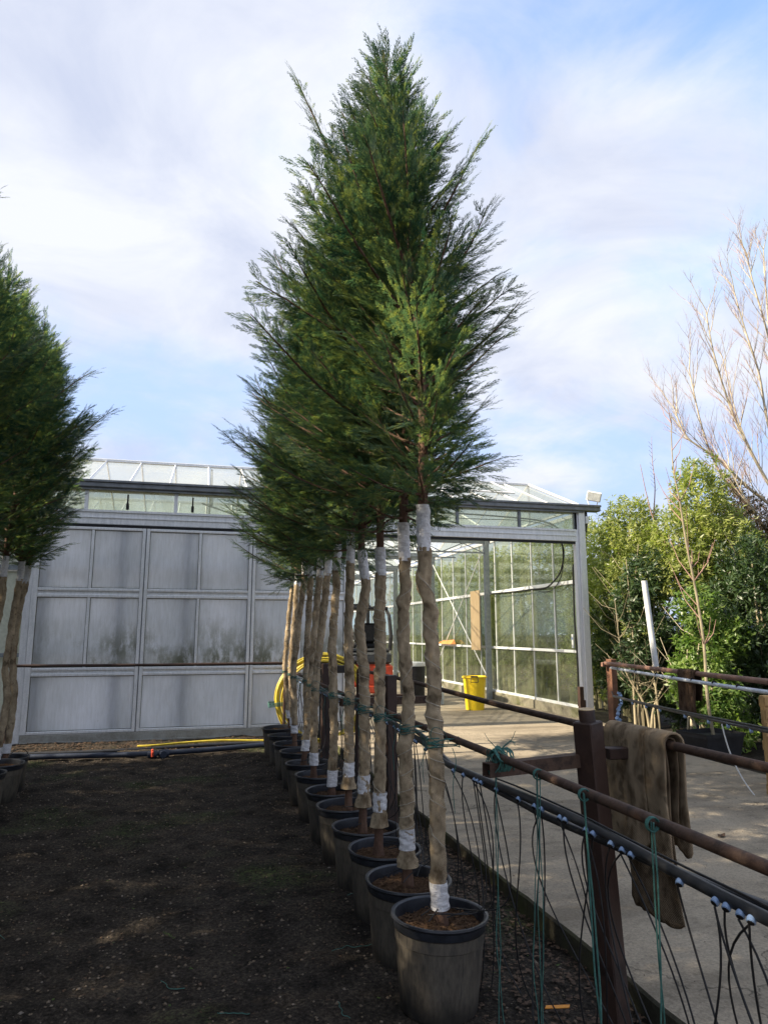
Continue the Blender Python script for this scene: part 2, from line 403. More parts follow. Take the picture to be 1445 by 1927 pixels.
def glassmat(name, tint, dirt, dcol, dscale, trans=1.0, dlo=.45, dhi=.7, gl=.08, stretch=(1,1,.35)):
    m, t, o = nodes(name)
    tr = t.nodes.new('ShaderNodeBsdfTransparent'); tr.inputs[0].default_value = (*tint, 1)
    gs = t.nodes.new('ShaderNodeBsdfGlossy'); gs.inputs['Roughness'].default_value = .06
    lw = t.nodes.new('ShaderNodeLayerWeight'); lw.inputs[0].default_value = .25
    mx = t.nodes.new('ShaderNodeMixShader')
    t.links.new(mth(t, 'ADD', mth(t, 'MULTIPLY', lw.outputs['Fresnel'], .45), gl*.5, True), mx.inputs[0])
    t.links.new(tr.outputs[0], mx.inputs[1]); t.links.new(gs.outputs[0], mx.inputs[2])
    n = tex(t, 'Noise', dscale, 'Object', 8, .65, stretch); n2 = tex(t, 'Noise', dscale*7, 'Object', 5, .7, (1,1,.25))
    df = t.nodes.new('ShaderNodeBsdfDiffuse'); tl = t.nodes.new('ShaderNodeBsdfTranslucent')
    c = mixrgb(t, n2.outputs['Fac'], tuple(x*.75 for x in dcol), dcol)
    t.links.new(c, df.inputs[0]); t.links.new(c, tl.inputs[0])
    dd = t.nodes.new('ShaderNodeMixShader'); dd.inputs[0].default_value = .6
    t.links.new(df.outputs[0], dd.inputs[1]); t.links.new(tl.outputs[0], dd.inputs[2])
    fac = ramp(t, mth(t, 'ADD', mth(t, 'MULTIPLY', n.outputs['Fac'], .7), mth(t, 'MULTIPLY', n2.outputs['Fac'], .3)),
               [(dlo, (dirt[0],)*3), (dhi, (dirt[1],)*3)])
    m2 = t.nodes.new('ShaderNodeMixShader'); t.links.new(fac, m2.inputs[0])
    t.links.new(mx.outputs[0], m2.inputs[1]); t.links.new(dd.outputs[0], m2.inputs[2]); t.links.new(m2.outputs[0], o.inputs['Surface'])
    return m
M['glass'] = glassmat('dirty_glass', (.95,.98,.92), (.04,.34), (.58,.62,.38), 1.6)
M['roofglass'] = glassmat('whitewashed_roof_glass', (.95,.98,.96), (.20,.48), (.84,.87,.82), .9, stretch=(1,1,1))
M['stripglass'] = glassmat('pale_strip_glass', (.90,.95,.90), (.30,.55), (.70,.75,.60), 1.2)
def polymat():
    m, t, o = nodes('twinwall_polycarbonate')
    cc = t.nodes.new('ShaderNodeTexCoord'); sp = t.nodes.new('ShaderNodeSeparateXYZ'); t.links.new(cc.outputs['Object'], sp.inputs[0])
    n = tex(t, 'Noise', 1.1, 'Object', 7, .6); f = tex(t, 'Noise', 30, 'Object', 5, .7, (1,1,.12)); g = tex(t, 'Noise', 9, 'Object', 7, .75, (1,1,.4))
    c = ramp(t, n.outputs['Fac'], [(.32, (.70,.72,.71)), (.68, (.84,.85,.84))])
    c = mixrgb(t, .22, c, ramp(t, f.outputs['Fac'], [(.35, (.36,.35,.32)), (.62, (.78,.78,.78))]))
    # algae that has settled on the upper sides of the two cross rails
    def band(z0, w):
        d = mth(t, 'SUBTRACT', sp.outputs[2], z0)
        up = mth(t, 'SUBTRACT', 1.0, mth(t, 'DIVIDE', d, w), True)
        pos = mth(t, 'GREATER_THAN', d, -.02)
        return mth(t, 'MULTIPLY', up, pos)
    patch = ramp(t, mth(t, 'MULTIPLY', n.outputs['Fac'], 1.0), [(.40, (0,0,0)), (.56, (1,1,1))])
    al = mth(t, 'MULTIPLY', band(1.12, .80), ramp(t, g.outputs['Fac'], [(.40, (0,0,0)), (.54, (1,1,1))]))
    al = mth(t, 'MULTIPLY', al, mth(t, 'ADD', mth(t, 'MULTIPLY', patch, .9), .18))
    al2 = mth(t, 'MULTIPLY', mth(t, 'MULTIPLY', band(2.29, .10), ramp(t, g.outputs['Fac'], [(.42, (0,0,0)), (.60, (1,1,1))])), .8)
    sp2 = mth(t, 'MULTIPLY', mth(t, 'MULTIPLY', ramp(t, tex(t, 'Noise', 24, 'Object', 6, .8, (1,1,.35)).outputs['Fac'], [(.62, (0,0,0)), (.70, (1,1,1))]), patch), .5)
    al = mth(t, 'MULTIPLY', mth(t, 'MAXIMUM', mth(t, 'MAXIMUM', al, al2), sp2), .8)
    c = mixrgb(t, al, c, (.11,.12,.035))
    w = t.nodes.new('ShaderNodeTexWave'); w.wave_type = 'BANDS'; w.bands_direction = 'X'; w.inputs['Scale'].default_value = 16
    t.links.new(cc.outputs['Object'], w.inputs['Vector'])
    p = bsdf(t, None, c, .42, 0, .45, mth(t, 'ADD', w.outputs['Fac'], f.outputs['Fac']), .12, .003)
    tl = t.nodes.new('ShaderNodeBsdfTranslucent'); t.links.new(mixrgb(t, 1.0, c, (1.1,1.14,1.28), 'MULTIPLY'), tl.inputs[0])
    mx = t.nodes.new('ShaderNodeMixShader'); mx.inputs[0].default_value = .58
    t.links.new(p.outputs[0], mx.inputs[1]); t.links.new(tl.outputs[0], mx.inputs[2]); t.links.new(mx.outputs[0], o.inputs['Surface'])
    return m
M['poly'] = polymat()
M['grime'] = pm('grimy_rubber_gasket', (.03,.034,.022), (.16,.16,.13), 6, .8, 0, .2, .3, 60)
M['leaf_litter'] = pm('dead_leaves', (.016,.011,.008), (.125,.080,.052), 30, .8, 0, .2, .3, 60)
M['stone'] = pm('pebbles', (.022,.020,.018), (.17,.13,.09), 14, .85, 0, .2, .3, 60, c=(.24,.21,.18))
M['weed'] = foliage('small_weeds', (.04,.07,.015), (.08,.13,.03), (.12,.17,.04), .3, 3, 30)

# ---------------------------------------------------------------- ground, yard slab, kerb
def ground_z(x, y):
    z = .055*vnoise(x*1.3, y*1.3, 1)+.024*vnoise(x*4, y*4, 2)+.018*vnoise(x*11, y*11, 3)+.013*vnoise(x*27, y*27, 4)
    return z - .03*np.clip((np.asarray(x)-1.45)/.5, 0, 1)
def axis(dense0, dense1, step, far):
    a = np.arange(dense0, dense1+1e-6, step)
    l = [dense0 - d for d in (.1,.25,.5,1,2,4,8,16,32,64,128,256,far)][::-1]
    r_ = [dense1 + d for d in (.1,.25,.5,1,2,4,8,16,32,64,128,256,far)]
    return np.concatenate([l, a, r_])
gx = axis(-3.0, 2.1, .022, 500); gy = axis(1.2, 11.8, .03, 500)
GX, GY = np.meshgrid(gx, gy); GZ = ground_z(GX, GY)
under = (GX > 2.08) & (GX < 6.2) & (GY < 33); GZ = np.where(under | ((GY > 12.2) & (GX > -8) & (GX < 7.2)), -.08, GZ)
nx, ny = len(gx), len(gy)
idx = np.arange(nx*ny).reshape(ny, nx)
F = np.stack([idx[:-1,:-1], idx[:-1,1:], idx[1:,1:], idx[1:,:-1]], -1).reshape(-1, 4)
g = link('ground', npmesh('ground', np.stack([GX, GY, GZ], -1).reshape(-1, 3), F, M['soil'], True)); tag(g, kind='structure')

b = MB()   # concrete yard, a slab with a worn left edge
ys = np.arange(-6, 12.01, .12)
ex = 2.0 + .012*vnoise(ys*6, ys*0+3, 9)+.006*vnoise(ys*22, ys*0, 8)
re_ = 6.30 + .05*vnoise(ys*2, ys*0+9, 5)
for i in range(len(ys)-1):
    y0, y1 = ys[i], ys[i+1]
    b.m = 0; b.quad((ex[i]+.012,y0,.07),(re_[i],y0,.07),(re_[i+1],y1,.07),(ex[i+1]+.012,y1,.07))
    b.m = 1; b.quad((ex[i],y0,.058),(ex[i]+.012,y0,.07),(ex[i+1]+.012,y1,.07),(ex[i+1],y1,.058))
    b.quad((ex[i],y0,-.12),(ex[i],y0,.058),(ex[i+1],y1,.058),(ex[i+1],y1,-.12))
    b.quad((re_[i],y0,.07),(re_[i],y0,-.12),(re_[i+1],y1,-.12),(re_[i+1],y1,.07))
tag(b.build('concrete_yard', [M['slab'], M['kerb']]), kind='structure')
b = MB(); b.box(-8.2, 7.12, 12.002, 33.4, -.15, .066); b.box(6.28, 7.12, 9.6, 12.0, -.15, .064)
tag(b.build('greenhouse_floor', M['slab']), kind='structure')

# ---------------------------------------------------------------- greenhouse
GH = empty('greenhouse', (2, 12, 0), 0, 'large glasshouse with aluminium frame, sliding clouded panel wall and open front bay', 'greenhouse')
OX, OY = 2.0, 12.0
def gp(mb, name, mat, parent=GH, smooth=False, kind=None, label=None):
    o = mb.build(name, mat, parent, smooth, (-OX, -OY, 0)); 
    if kind: o['kind'] = kind
    if label: o['label'] = label
    return o
def gbox(name, mat, x0,x1,y0,y1,z0,z1, bev=0.0, label=None, parent=GH, off=None):
    q = MB(); q.box(x0,x1,y0,y1,z0,z1,bev); return gp(q, name, mat, parent, label=label) if parent is GH else q.build(name, mat, parent)
# header beam with its lips, gutter
q = MB(); q.box(-8.2, 6.93, 11.88, 12.0, 3.37, 3.58, .008); q.box(-8.2, 6.93, 11.865, 11.879, 3.47, 3.485); q.box(-8.2, 6.93, 11.86, 11.88, 3.565, 3.60)
gp(q, 'header_beam', M['alu'])
q = MB(); q.box(-8.3, 7.45, 11.80, 11.98, 3.96, 4.075, .012); q.box(-8.3, 7.45, 11.77, 11.80, 4.04, 4.08, .006); q.box(-8.3,7.1, 11.84, 12.1, 3.925, 3.955)
gp(q, 'gutter', M['alu_dark'])
q = MB(); q.box(-8.2, 6.93, 11.90, 11.96, 3.325, 3.369); gp(q, 'door_track', M['rubber'])
# corner post
q = MB(); q.box(7.0, 7.13, 11.86, 12.02, .0, 3.96, .006); q.box(6.93, 6.998, 11.90, 12.0, .0, 3.93, .004); q.box(7.131, 7.145, 11.9, 11.98, .0, 3.9)
gp(q, 'corner_post', M['alu_white'])
q = MB(); q.box(7.14, 7.21, 11.84, 11.93, 3.72, 3.86, .004); gp(q, 'bracket', M['alu'])
q = MB(); q.tube([(7.20,11.98,4.0),(7.21,11.98,3.75),(7.17,12.03,3.45)], .05, 10); gp(q, 'downpipe', M['darkgrey'], smooth=True)
# strip windows between header and gutter
xs = [-8.1,-6.9,-5.6,-4.3,-3.05,-2.45,-1.17,-.42,-.15+.0,1.05,2.1,3.3,4.54,5.78,6.93]
xs = [-8.1,-6.9,-5.6,-4.3,-3.05,-1.80,-.42,.80,2.05,3.30,4.54,5.78,6.95]
for i in range(len(xs)-1):
    q = MB(); q.box(xs[i]+.03, xs[i+1]-.03, 11.925, 11.931, 3.6, 3.925); gp(q, 'strip_pane', M['stripglass'])
for x in xs[1:]:
    q = MB(); q.box(x-.028, x+.028, 11.90, 11.95, 3.60, 3.925, .003); gp(q, 'mullion', M['alu_dark'] if x > 3 else M['alu'])
for x in (-1.17, -.15):
    q = MB(); q.box(x-.022, x+.022, 11.86, 11.90, 3.62, 3.72, .003); q.box(x-.012, x+.012, 11.86, 11.90, 3.72, 3.87, .003)
    gp(q, 'vent_arm', M['rubber'])
# roof bays
PX = [-8.22 + .64*i for i in range(24)]
RIDGE = 4.92; EAVE = 4.075; BAY = 4.2
def lerp(a, b2, t): return tuple(a[i]+(b2[i]-a[i])*t for i in range(3))
for bay in range(5):
    y0 = 12.0 + BAY*bay; ym = y0 + BAY/2; y1 = y0 + BAY
    for side in (0, 1):
        ya, yb = (y0, ym) if side == 0 else (y1, ym)
        if bay == 0:
            for i, x in enumerate(PX):
                x2 = min(x+.64, 7.1)
                if x2-x < .1: continue
                q = MB(); q.quad((x+.018,ya,EAVE+.0),(x2-.018,ya,EAVE),(x2-.018,yb,RIDGE-.01),(x+.018,yb,RIDGE-.01)); gp(q, 'roof_pane', M['roofglass'])
                q = MB(); q.tube([(x,ya,EAVE+.01),(x,yb,RIDGE)], .016, 4); gp(q, 'glazing_bar', M['alu'])
        else:
            q = MB()
            for i, x in enumerate(PX):
                x2 = min(x+.64, 7.1); 
                if x2-x < .1: continue
                q.quad((x+.018,ya,EAVE),(x2-.018,ya,EAVE),(x2-.018,yb,RIDGE-.01),(x+.018,yb,RIDGE-.01))
            gp(q, 'roof_pane', M['roofglass'], kind='stuff')
            q = MB()
            for x in PX: q.tube([(x,ya,EAVE+.01),(x,yb,RIDGE)], .016, 4)
            gp(q, 'glazing_bar', M['alu'], kind='stuff')
    q = MB(); q.box(-8.25, 7.12, ym-.03, ym+.03, RIDGE-.01, RIDGE+.045, .006); gp(q, 'ridge_cap', M['alu'])
    if bay > 0:
        q = MB(); q.box(-8.25, 7.1, y0-.10, y0+.10, EAVE-.13, EAVE-.02, .008); gp(q, 'gutter', M['steel'])
    # gable triangle and its edge bars on the right hand side
    q = MB(); n0 = len(q.v); q.v += [(7.085,y0+.05,EAVE-.02),(7.085,y1-.05,EAVE-.02),(7.085,ym,RIDGE-.03)]; q.f.append((n0,n0+1,n0+2)); q.mi.append(0)
    gp(q, 'gable_pane', M['stripglass'])
    q = MB(); q.tube([(7.1,y0,EAVE+.02),(7.1,ym,RIDGE+.02),(7.1,y1,EAVE+.02)], .03, 4); q.box(7.06,7.115,y0+.05,y1-.05,EAVE-.06,EAVE-.02)
    q.box(7.07,7.11,ym-.02,ym+.02,EAVE-.02,RIDGE-.03)
    gp(q, 'gable_frame', M['alu'])
# half open vent lying on the first roof slope
q = MB(); q.tube([(2.5,12.75,4.44),(6.1,12.75,4.44)], .02, 4); q.tube([(6.1,12.75,4.44),(6.1,13.9,4.90)], .018, 4); q.tube([(2.5,12.75,4.44),(2.5,13.9,4.9)], .018, 4)
gp(q, 'vent_frame', M['alu'])
q = MB(); q.quad((2.52,12.77,4.45),(6.08,12.77,4.45),(6.08,13.9,4.91),(2.52,13.9,4.91)); gp(q, 'vent_pane', M['roofglass'])
# side wall on the right, glazed in panes one metre wide
YB = [12.04 + .98*i for i in range(22)]
ZR = [(.30, 1.28), (1.33, 2.60), (2.65, 3.88)]
for j, (za, zb) in enumerate(ZR):
    far = MB()
    for i in range(len(YB)-1):
        t_ = MB() if i < 14 else far
        t_.box(7.045, 7.051, YB[i]+.016, YB[i+1]-.016, za+.005, zb-.005)
        if i < 14: gp(t_, 'side_pane', M['glass'])
    gp(far, 'side_pane', M['glass'], kind='stuff')
for i, y in enumerate(YB):
    q = MB(); q.box(7.03, 7.065, y-.014, y+.014, .28, 3.93); gp(q, 'glazing_bar', M['alu'])
q = MB(); q.box(7.0,7.028,12.02,32.6,1.27,1.325,.004); gp(q, 'side_rail', M['alu'])
q = MB(); q.box(6.99,7.028,12.02,32.6,2.585,2.655,.004); gp(q, 'side_rail', M['alu'])
q = MB(); q.box(6.99,7.028,12.02,32.6,3.86,3.93,.004); gp(q, 'side_rail', M['alu'])
q = MB(); q.box(7.02,7.09,12.02,32.6,.245,.298,.004); gp(q, 'side_sill', M['alu'])
q = MB(); q.box(6.99,7.12,12.03,32.6,-.1,.244,.01); gp(q, 'plinth', M['plinth'])
q = MB(); q.box(-8.2,7.0,32.6,32.75,-.1,.3,.01); gp(q, 'plinth', M['plinth'])
# back wall
q = MB(); bars = MB()
for i, x in enumerate(PX):
    x2 = min(x+.64, 7.1)
    if x2-x < .1: continue
    q.box(x+.02,x2-.02,32.66,32.666,.32,4.0); bars.box(x-.02,x+.02,32.62,32.68,.3,4.0)
gp(q, 'back_pane', M['glass'], kind='stuff'); gp(bars, 'glazing_bar', M['alu'], kind='stuff')
q = MB()
for z in (1.3,2.62,3.9): q.box(-8.2,7.0,32.6,32.62,z-.04,z+.03)
gp(q, 'back_rail', M['alu'])
# steel columns, lattice beams, wind braces
for bay in range(1, 5):
    y = 12.0 + BAY*bay
    q = MB(); q.box(6.86,6.985,y-.05,y+.05,.0,EAVE-.13,.006); gp(q, 'steel_post', M['steel'])
    q = MB(); q.box(.1,.22,y-.05,y+.05,.0,EAVE-.13,.006); gp(q, 'steel_post', M['steel'])
    q = MB(); q.box(-8.1,6.86,y-.03,y+.03,EAVE-.23,EAVE-.135); q.box(-8.1,6.86,y-.02,y+.02,3.60,3.64)
    x = -8.0; k = 0
    while x < 6.6:
        q.tube([(x,y,3.62 if k%2 else 3.85),(x+.55,y,3.85 if k%2 else 3.62)], .011, 4); x += .55; k += 1
    gp(q, 'lattice_beam', M['steel'])
for ym in (14.1, 18.3, 22.5):
    q = MB(); q.tube([(-8,ym,3.72),(6.9,ym,3.72)], .02, 5); q.tube([(0,ym-2.1,3.8),(2.4,ym+2.1,3.8)], .015, 4)
    for x in (-2.8, .16, 3.5): q.tube([(x,ym-2.05,3.78),(x,ym,RIDGE-.05),(x,ym+2.05,3.78)], .018, 4)
    gp(q, 'roof_tie', M['steel'])
for a, c in (((6.93,16.26,3.86),(6.93,20.3,.55)), ((6.91,16.3,.6),(6.91,20.3,3.7)), ((6.93,24.7,3.7),(6.93,28.7,.6))):
    q = MB(); q.tube([a, c], .013, 5); gp(q, 'wind_brace', M['alu'])
# door wall: three cross bands of clouded panels
D = MB()
D.box(-2.585,-2.485,11.86,11.95,.0,3.32,.005)
o = gp(D, 'door_jamb', M['alu'])
D = MB(); D.box(-2.48,-2.40,11.84,11.92,.14,3.315,.005); gp(D, 'door_stile', M['alu'])
for x in (-.85, .857):
    D = MB(); D.box(x-.058,x-.008,11.84,11.92,.14,3.315,.005); gp(D, 'door_stile', M['alu'])
    D = MB(); D.box(x+.008,x+.058,11.84,11.92,.14,3.315,.005); gp(D, 'door_stile', M['alu'])
    D = MB(); D.box(x-.008,x+.008,11.86,11.90,.14,3.315); gp(D, 'door_seam', M['alu_dark'])
D = MB(); D.box(2.42,2.50,11.84,11.92,.14,3.315,.005); gp(D, 'door_stile', M['alu'])
xs3 = [(-2.40,-.908), (-.792,.799), (.915,2.42)]
for (xa, xb) in xs3:
    for z0, z1 in ((2.295,2.342),(2.195,2.245),(1.075,1.12),(.99,1.035),(.14,.185),(3.27,3.315)):
        D = MB(); D.box(xa,xb,11.845,11.905,z0,z1,.008); gp(D, 'door_rail', M['alu'])
    for z0, z1 in ((2.245,2.295),(1.035,1.075)):
        D = MB(); D.box(xa,xb,11.87,11.90,z0,z1); gp(D, 'door_rail', M['alu'])
    xm = (xa+xb)/2
    for (a, c, z0, z1) in ((xa,xm-.022,2.343,3.269),(xm+.022,xb,2.343,3.269),(xa,xm-.022,1.121,2.194),(xm+.022,xb,1.121,2.194),(xa,xb,.186,.989)):
        D = MB(); w_ = .007
        D.box(a,a+w_,11.866,11.878,z0,z1); D.box(c-w_,c,11.866,11.878,z0,z1); D.box(a+w_,c-w_,11.866,11.878,z0,z0+w_); D.box(a+w_,c-w_,11.866,11.878,z1-w_,z1)
        gp(D, 'gasket', M['grime'])
    for z0, z1 in ((2.343,3.269),(1.121,2.194)):
        D = MB(); D.box(xm-.022,xm+.022,11.85,11.905,z0,z1,.005); gp(D, 'door_muntin', M['alu'])
        for (a, c) in ((xa,xm-.022),(xm+.022,xb)):
            D = MB(); D.box(a,c,11.878,11.888,z0,z1); gp(D, 'door_panel', M['poly'])
    D = MB(); D.box(xa,xb,11.878,11.888,.186,.989); gp(D, 'door_panel', M['poly'])
D = MB(); D.box(-2.48,2.50,11.84,11.93,-.01,.135,.006); D.box(-2.48,2.50,11.825,11.84,.0,.03,.004)
gp(D, 'bottom_rail', pm('stained_aluminium', (.26,.25,.21), (.46,.46,.43), 4, .6, .25, .4, .3, 40))
for x in (-2.33,-1.19,-.18,.85,1.9):
    D = MB(); D.box(x-.075,x+.075,11.96,12.06,.05,3.32); gp(D, 'inner_post', M['steel'])
D = MB(); D.box(-8,2.5,12.065,12.11,2.62,2.70); D.box(-8,2.5,12.065,12.11,1.28,1.34); gp(D, 'inner_rail', M['steel'])
# whitewashed wall left of the sliding door
for k in range(4):
    xa = -2.62-1.35*(k+1); xb = xa+1.33
    for z0, z1 in ((.3,1.28),(1.32,2.6),(2.64,3.36)):
        D = MB(); D.box(xa,xb,12.12,12.128,z0,z1); gp(D, 'wall_panel', M['cream'])
    D = MB(); D.box(xb,xb+.02,12.10,12.14,.3,3.36); gp(D, 'glazing_bar', M['alu'])
D = MB(); D.box(-8.1,-2.6,12.1,12.16,-.05,.29); gp(D, 'plinth', M['plinth'])
# cable looping on the side wall
D = MB(); D.tube(spline([(3.2,12.3,3.86),(4.73,12.4,3.90),(6.1,12.4,3.86),(6.6,12.4,3.80),(6.88,12.4,3.66),(6.93,12.45,3.45),(6.95,12.4,3.2),(6.92,12.5,2.85),(6.90,12.8,2.65),(6.93,13.2,2.56),(6.94,13.8,2.57),(6.94,14.8,2.57),(6.94,16.0,2.59)],6), .016, 6)
D.tube(spline([(3.2,12.3,3.83),(4.73,12.35,3.80),(6.1,12.42,3.82),(6.7,12.42,3.72),(6.90,12.42,3.5),(6.93,12.4,3.1),(6.90,12.45,2.75),(6.93,12.9,2.50),(6.94,13.5,2.50)],6), .009, 5)
D.tube(spline([(6.97,12.1,2.95),(6.96,12.12,2.0),(6.97,12.1,1.1),(6.96,12.12,.3)],5), .016, 6)
gp(D, 'cable', M['rubber'], smooth=True)
D = MB(); D.box(6.93,6.96,12.16,12.22,1.36,1.62,.004); gp(D, 'notice', M['white'])
D = MB(); D.box(6.925,6.929,12.165,12.215,1.52,1.56); gp(D, 'notice_stripe', M['blue'])
# floodlight on the corner
FL = empty('floodlight', (7.36,11.9,4.10), 0, 'square white floodlight on the greenhouse gutter corner', 'lamp')
q = MB(); q.box(-.11,.11,-.03,.03,-.075,.075,.008); q.build('lamp_housing', M['white'], FL, False, (0,-.02,.13), (R(14),R(14),R(-32)))
q = MB(); q.box(-.095,.095,-.036,-.031,-.06,.06); q.build('lens', pm('lamp_glass', (.32,.34,.34), (.52,.54,.52), 20, .2), FL, False, (0,-.02,.13), (R(14),R(14),R(-32)))
q = MB(); q.tube([(-.1,.02,.10),(-.06,.02,-.02),(.06,.02,-.02),(.1,.02,.10)], .009, 6); q.build('bracket', M['alu'], FL)
FL.scale = (1.25, 1.25, 1.25)
# plywood board leaning on the side wall rail
tag(boxo('plywood_board', M['wood'], None, 6.80,6.825,16.42,17.02,1.22,2.70,.003), 'pale plywood board fixed upright beside the grey steel post', 'board')
q = MB(); q.v += [(6.83,18.6,1.335),(6.98,18.6,1.335),(6.98,19.9,1.335),(6.83,19.9,1.335),(6.86,18.75,1.42),(6.97,18.7,1.46),(6.97,19.6,1.43),(6.85,19.5,1.40)]
q.f += [(0,3,2,1),(4,5,6,7),(0,1,5,4),(1,2,6,5),(2,3,7,6),(3,0,4,7)]; q.mi += [0]*6
tag(q.build('orange_cloth', pm('orange_cloth', (.55,.22,.06), (.72,.34,.12), 12, .8)), 'crumpled orange cloth lying on the glasshouse side rail', 'cloth')

# ---------------------------------------------------------------- forklift
FK = empty('forklift', (3.66, 15.2, .066), R(-4), 'red and black forklift seen from behind inside the greenhouse', 'forklift')
q = MB(); q.box(-.56,.56,0,.5,.42,.90,.05); q.box(-.56,-.36,-.02,.2,.26,.46,.03); q.box(.36,.56,-.02,.2,.26,.46,.03); q.box(-.18,.18,-.02,.2,.28,.46,.03)
q.build('counterweight', M['red'], FK, True)
for x0, x1 in ((-.38,-.10),(.10,.38)):
    q = MB(); q.v += [(x0,-.012,.70),(x1,-.012,.70),(x1-.05 if x0<0 else x1,-.012,.80),(x0 if x0<0 else x0+.05,-.012,.80)]; q.f.append((0,1,2,3)); q.mi.append(0)
    n0 = 4; q.box(x0+.02,x1-.02,-.03,-.012,.72,.785,.008)
    q.build('air_slot', M['rubber'], FK)
q = MB(); q.box(-.53,.53,.0,.8,.90,1.16,.05); q.box(-.50,.50,.05,.8,1.16,1.24,.03); q.build('hood', M['darkgrey'], FK, True)
for x in (-.30,.30):
    q = MB(); q.lathe([(.0,-.03),(.085,-.03),(.10,-.015),(.10,.0)], 20); q.build('tail_lamp', M['rubber'], FK, True, (x,-.012,1.03), (R(-90),0,0))
    q = MB(); q.lathe([(.0,-.03),(.05,-.03),(.06,-.015),(.06,.0)], 16); q.build('tail_lamp', pm('grey_lens'+str(x), (.08,.08,.085),(.14,.14,.15),20,.3), FK, True, (x,-.035,1.03), (R(-90),0,0))
for s in (-1, 1):
    q = MB(); q.tube([(s*.50,.08,1.2),(s*.52,.06,1.5),(s*.50,.16,1.95),(s*.44,.24,2.12)], [.045,.045,.04,.035], 8); q.build('rear_pillar', M['blackpl'], FK, True)
    q = MB(); q.tube([(s*.50,1.5,.9),(s*.48,1.35,1.6),(s*.44,1.2,2.12)], .035, 8); q.build('front_pillar', M['blackpl'], FK, True)
q = MB(); q.box(-.48,.48,.18,1.25,2.10,2.16,.015)
for k in range(6): q.box(-.46+k*.17,-.42+k*.17,.2,1.2,2.161,2.19)
q.build('roof_guard', M['blackpl'], FK)
q = MB(); q.box(-.27,.27,.45,1.0,1.24,1.36,.04); q.box(-.25,.25,.42,.56,1.36,1.80,.05); q.build('seat', M['rubber'], FK, True)
q = MB(); q.tube([(0,1.35,1.1),(0,1.2,1.5)], .025, 8); q.tube([(.17*math.cos(a*.5236),1.2+.05*math.sin(a*.5236),1.52+.15*math.sin(a*.5236)) for a in range(13)], .014, 6); q.build('steering_wheel', M['rubber'], FK, True)
q = MB(); q.box(-.3,-.22,1.6,1.7,.1,2.3,.01); q.box(.22,.3,1.6,1.7,.1,2.3,.01); q.box(-.3,.3,1.62,1.68,2.2,2.28); q.box(-.3,.3,1.62,1.68,1.0,1.08); q.build('mast', M['darkgrey'], FK)
for x in (-.48, .48):
    for y, rr in ((.45,.24),(1.45,.28)):
        q = MB(); q.lathe([(.10,-.09),(rr*.55,-.09),(rr*.93,-.085),(rr,-.05),(rr,.05),(rr*.93,.085),(rr*.55,.09),(.10,.09)], 22, cap0=True, cap1=True)
        w = q.build('wheel', M['rubber'], FK, True, (x,y,rr), (0,R(90),0))
        q = MB(); q.lathe([(.0,-.095),(rr*.45,-.095),(rr*.5,-.07)], 16); q.build('rim', M['white'], w, True)
q = MB(); q.box(-.8,.8,-.25,-.15,.18,.30,.01); tag(q.build('dark_timber_beam', M['brown_paint'], None, False, (3.7,14.9,.066)), 'dark beam lying low behind the wrapped trunks in front of forklift', 'beam')

# ---------------------------------------------------------------- bins
BB = empty('black_bin', (5.22,17.0,.067), 0, 'tall black barrel with a white lid beside the forklift', 'bin')
q = MB(); q.lathe([(.27,0),(.30,.05),(.31,.4),(.32,.78),(.33,.79)], 28, cap0=True); q.build('barrel', M['blackpl'], BB, True)
q = MB(); q.lathe([(.335,.77),(.34,.80),(.32,.86),(.0,.88)], 28); q.build('lid', M['white'], BB, True)
YBN = empty('yellow_bin', (5.69,14.1,.067), R(-22), 'tapered yellow bin with two dark handles by the grey post', 'bin')
q = MB(); q.lathe([(.0,.02),(.17,.02),(.185,.0),(.19,.02),(.235,.64),(.25,.645),(.262,.655),(.262,.675),(.25,.685),(.236,.68),(.228,.64),(.18,.03),(.0,.03)], 40); q.build('tub', M['yellow'], YBN, True)
for s in (-1, 1):
    q = MB(); q.tube(spline([(-.07,s*.262,.665),(-.075,s*.285,.60),(-.07,s*.27,.575),(.07,s*.27,.575),(.075,s*.285,.60),(.07,s*.262,.665)],3), .007, 6)
    q.box(-.075,.075,s*.262-.01,s*.262+.012,.672,.70,.004)
    q.build('handle', M['blackpl'], YBN, True)
for i, (x, y) in enumerate(((-.33,.04),(-.36,-.02))):
    pass
BT = empty('squeezed_bottle', (5.40,15.3,.067), 0, 'small clear bottle standing left of the yellow bin', 'bottle')
q = MB(); q.lathe([(.03,0),(.035,.02),(.035,.30),(.012,.36),(.012,.40)], 14, cap0=True, cap1=True); q.build('bottle_body', M['paper'], BT, True)

# ---------------------------------------------------------------- hose coil, hoses and pipes by the door wall
HC = empty('hose_coil', (1.98, 11.25, .04), 0, 'large coil of yellow hose hung beside the greenhouse door', 'hose')
q = MB()
for k in range(9):
    a0 = rnd.uniform(-.04,.04); rr = .60 + .03*rnd.random()+.10*(k%3)/2; yy = -.09+.022*k
    pts = []
    for j in range(41):
        a = 2*math.pi*j/40
        sag = 1.0 + (.10 if math.sin(a) < 0 else 0)*abs(math.sin(a))
        pts.append((a0+rr*1.02*math.cos(a)+.012*math.sin(3*a+k), yy+.02*math.sin(2*a+k), .60+.62*sag*(rr/.66)*math.sin(a)))
    q.tube(pts, .017, 7, False)
q.build('hose_loops', M['hose'], HC, True)
q = MB(); q.box(-.05,.05,.0,.08,-.05,1.28,.006); q.box(-.14,.5,-.06,.0,1.12,1.17,.005); q.box(-.02,.42,-.12,.06,.98,1.10,.01); q.build('hanger', M['rubber'], HC)
q = MB()
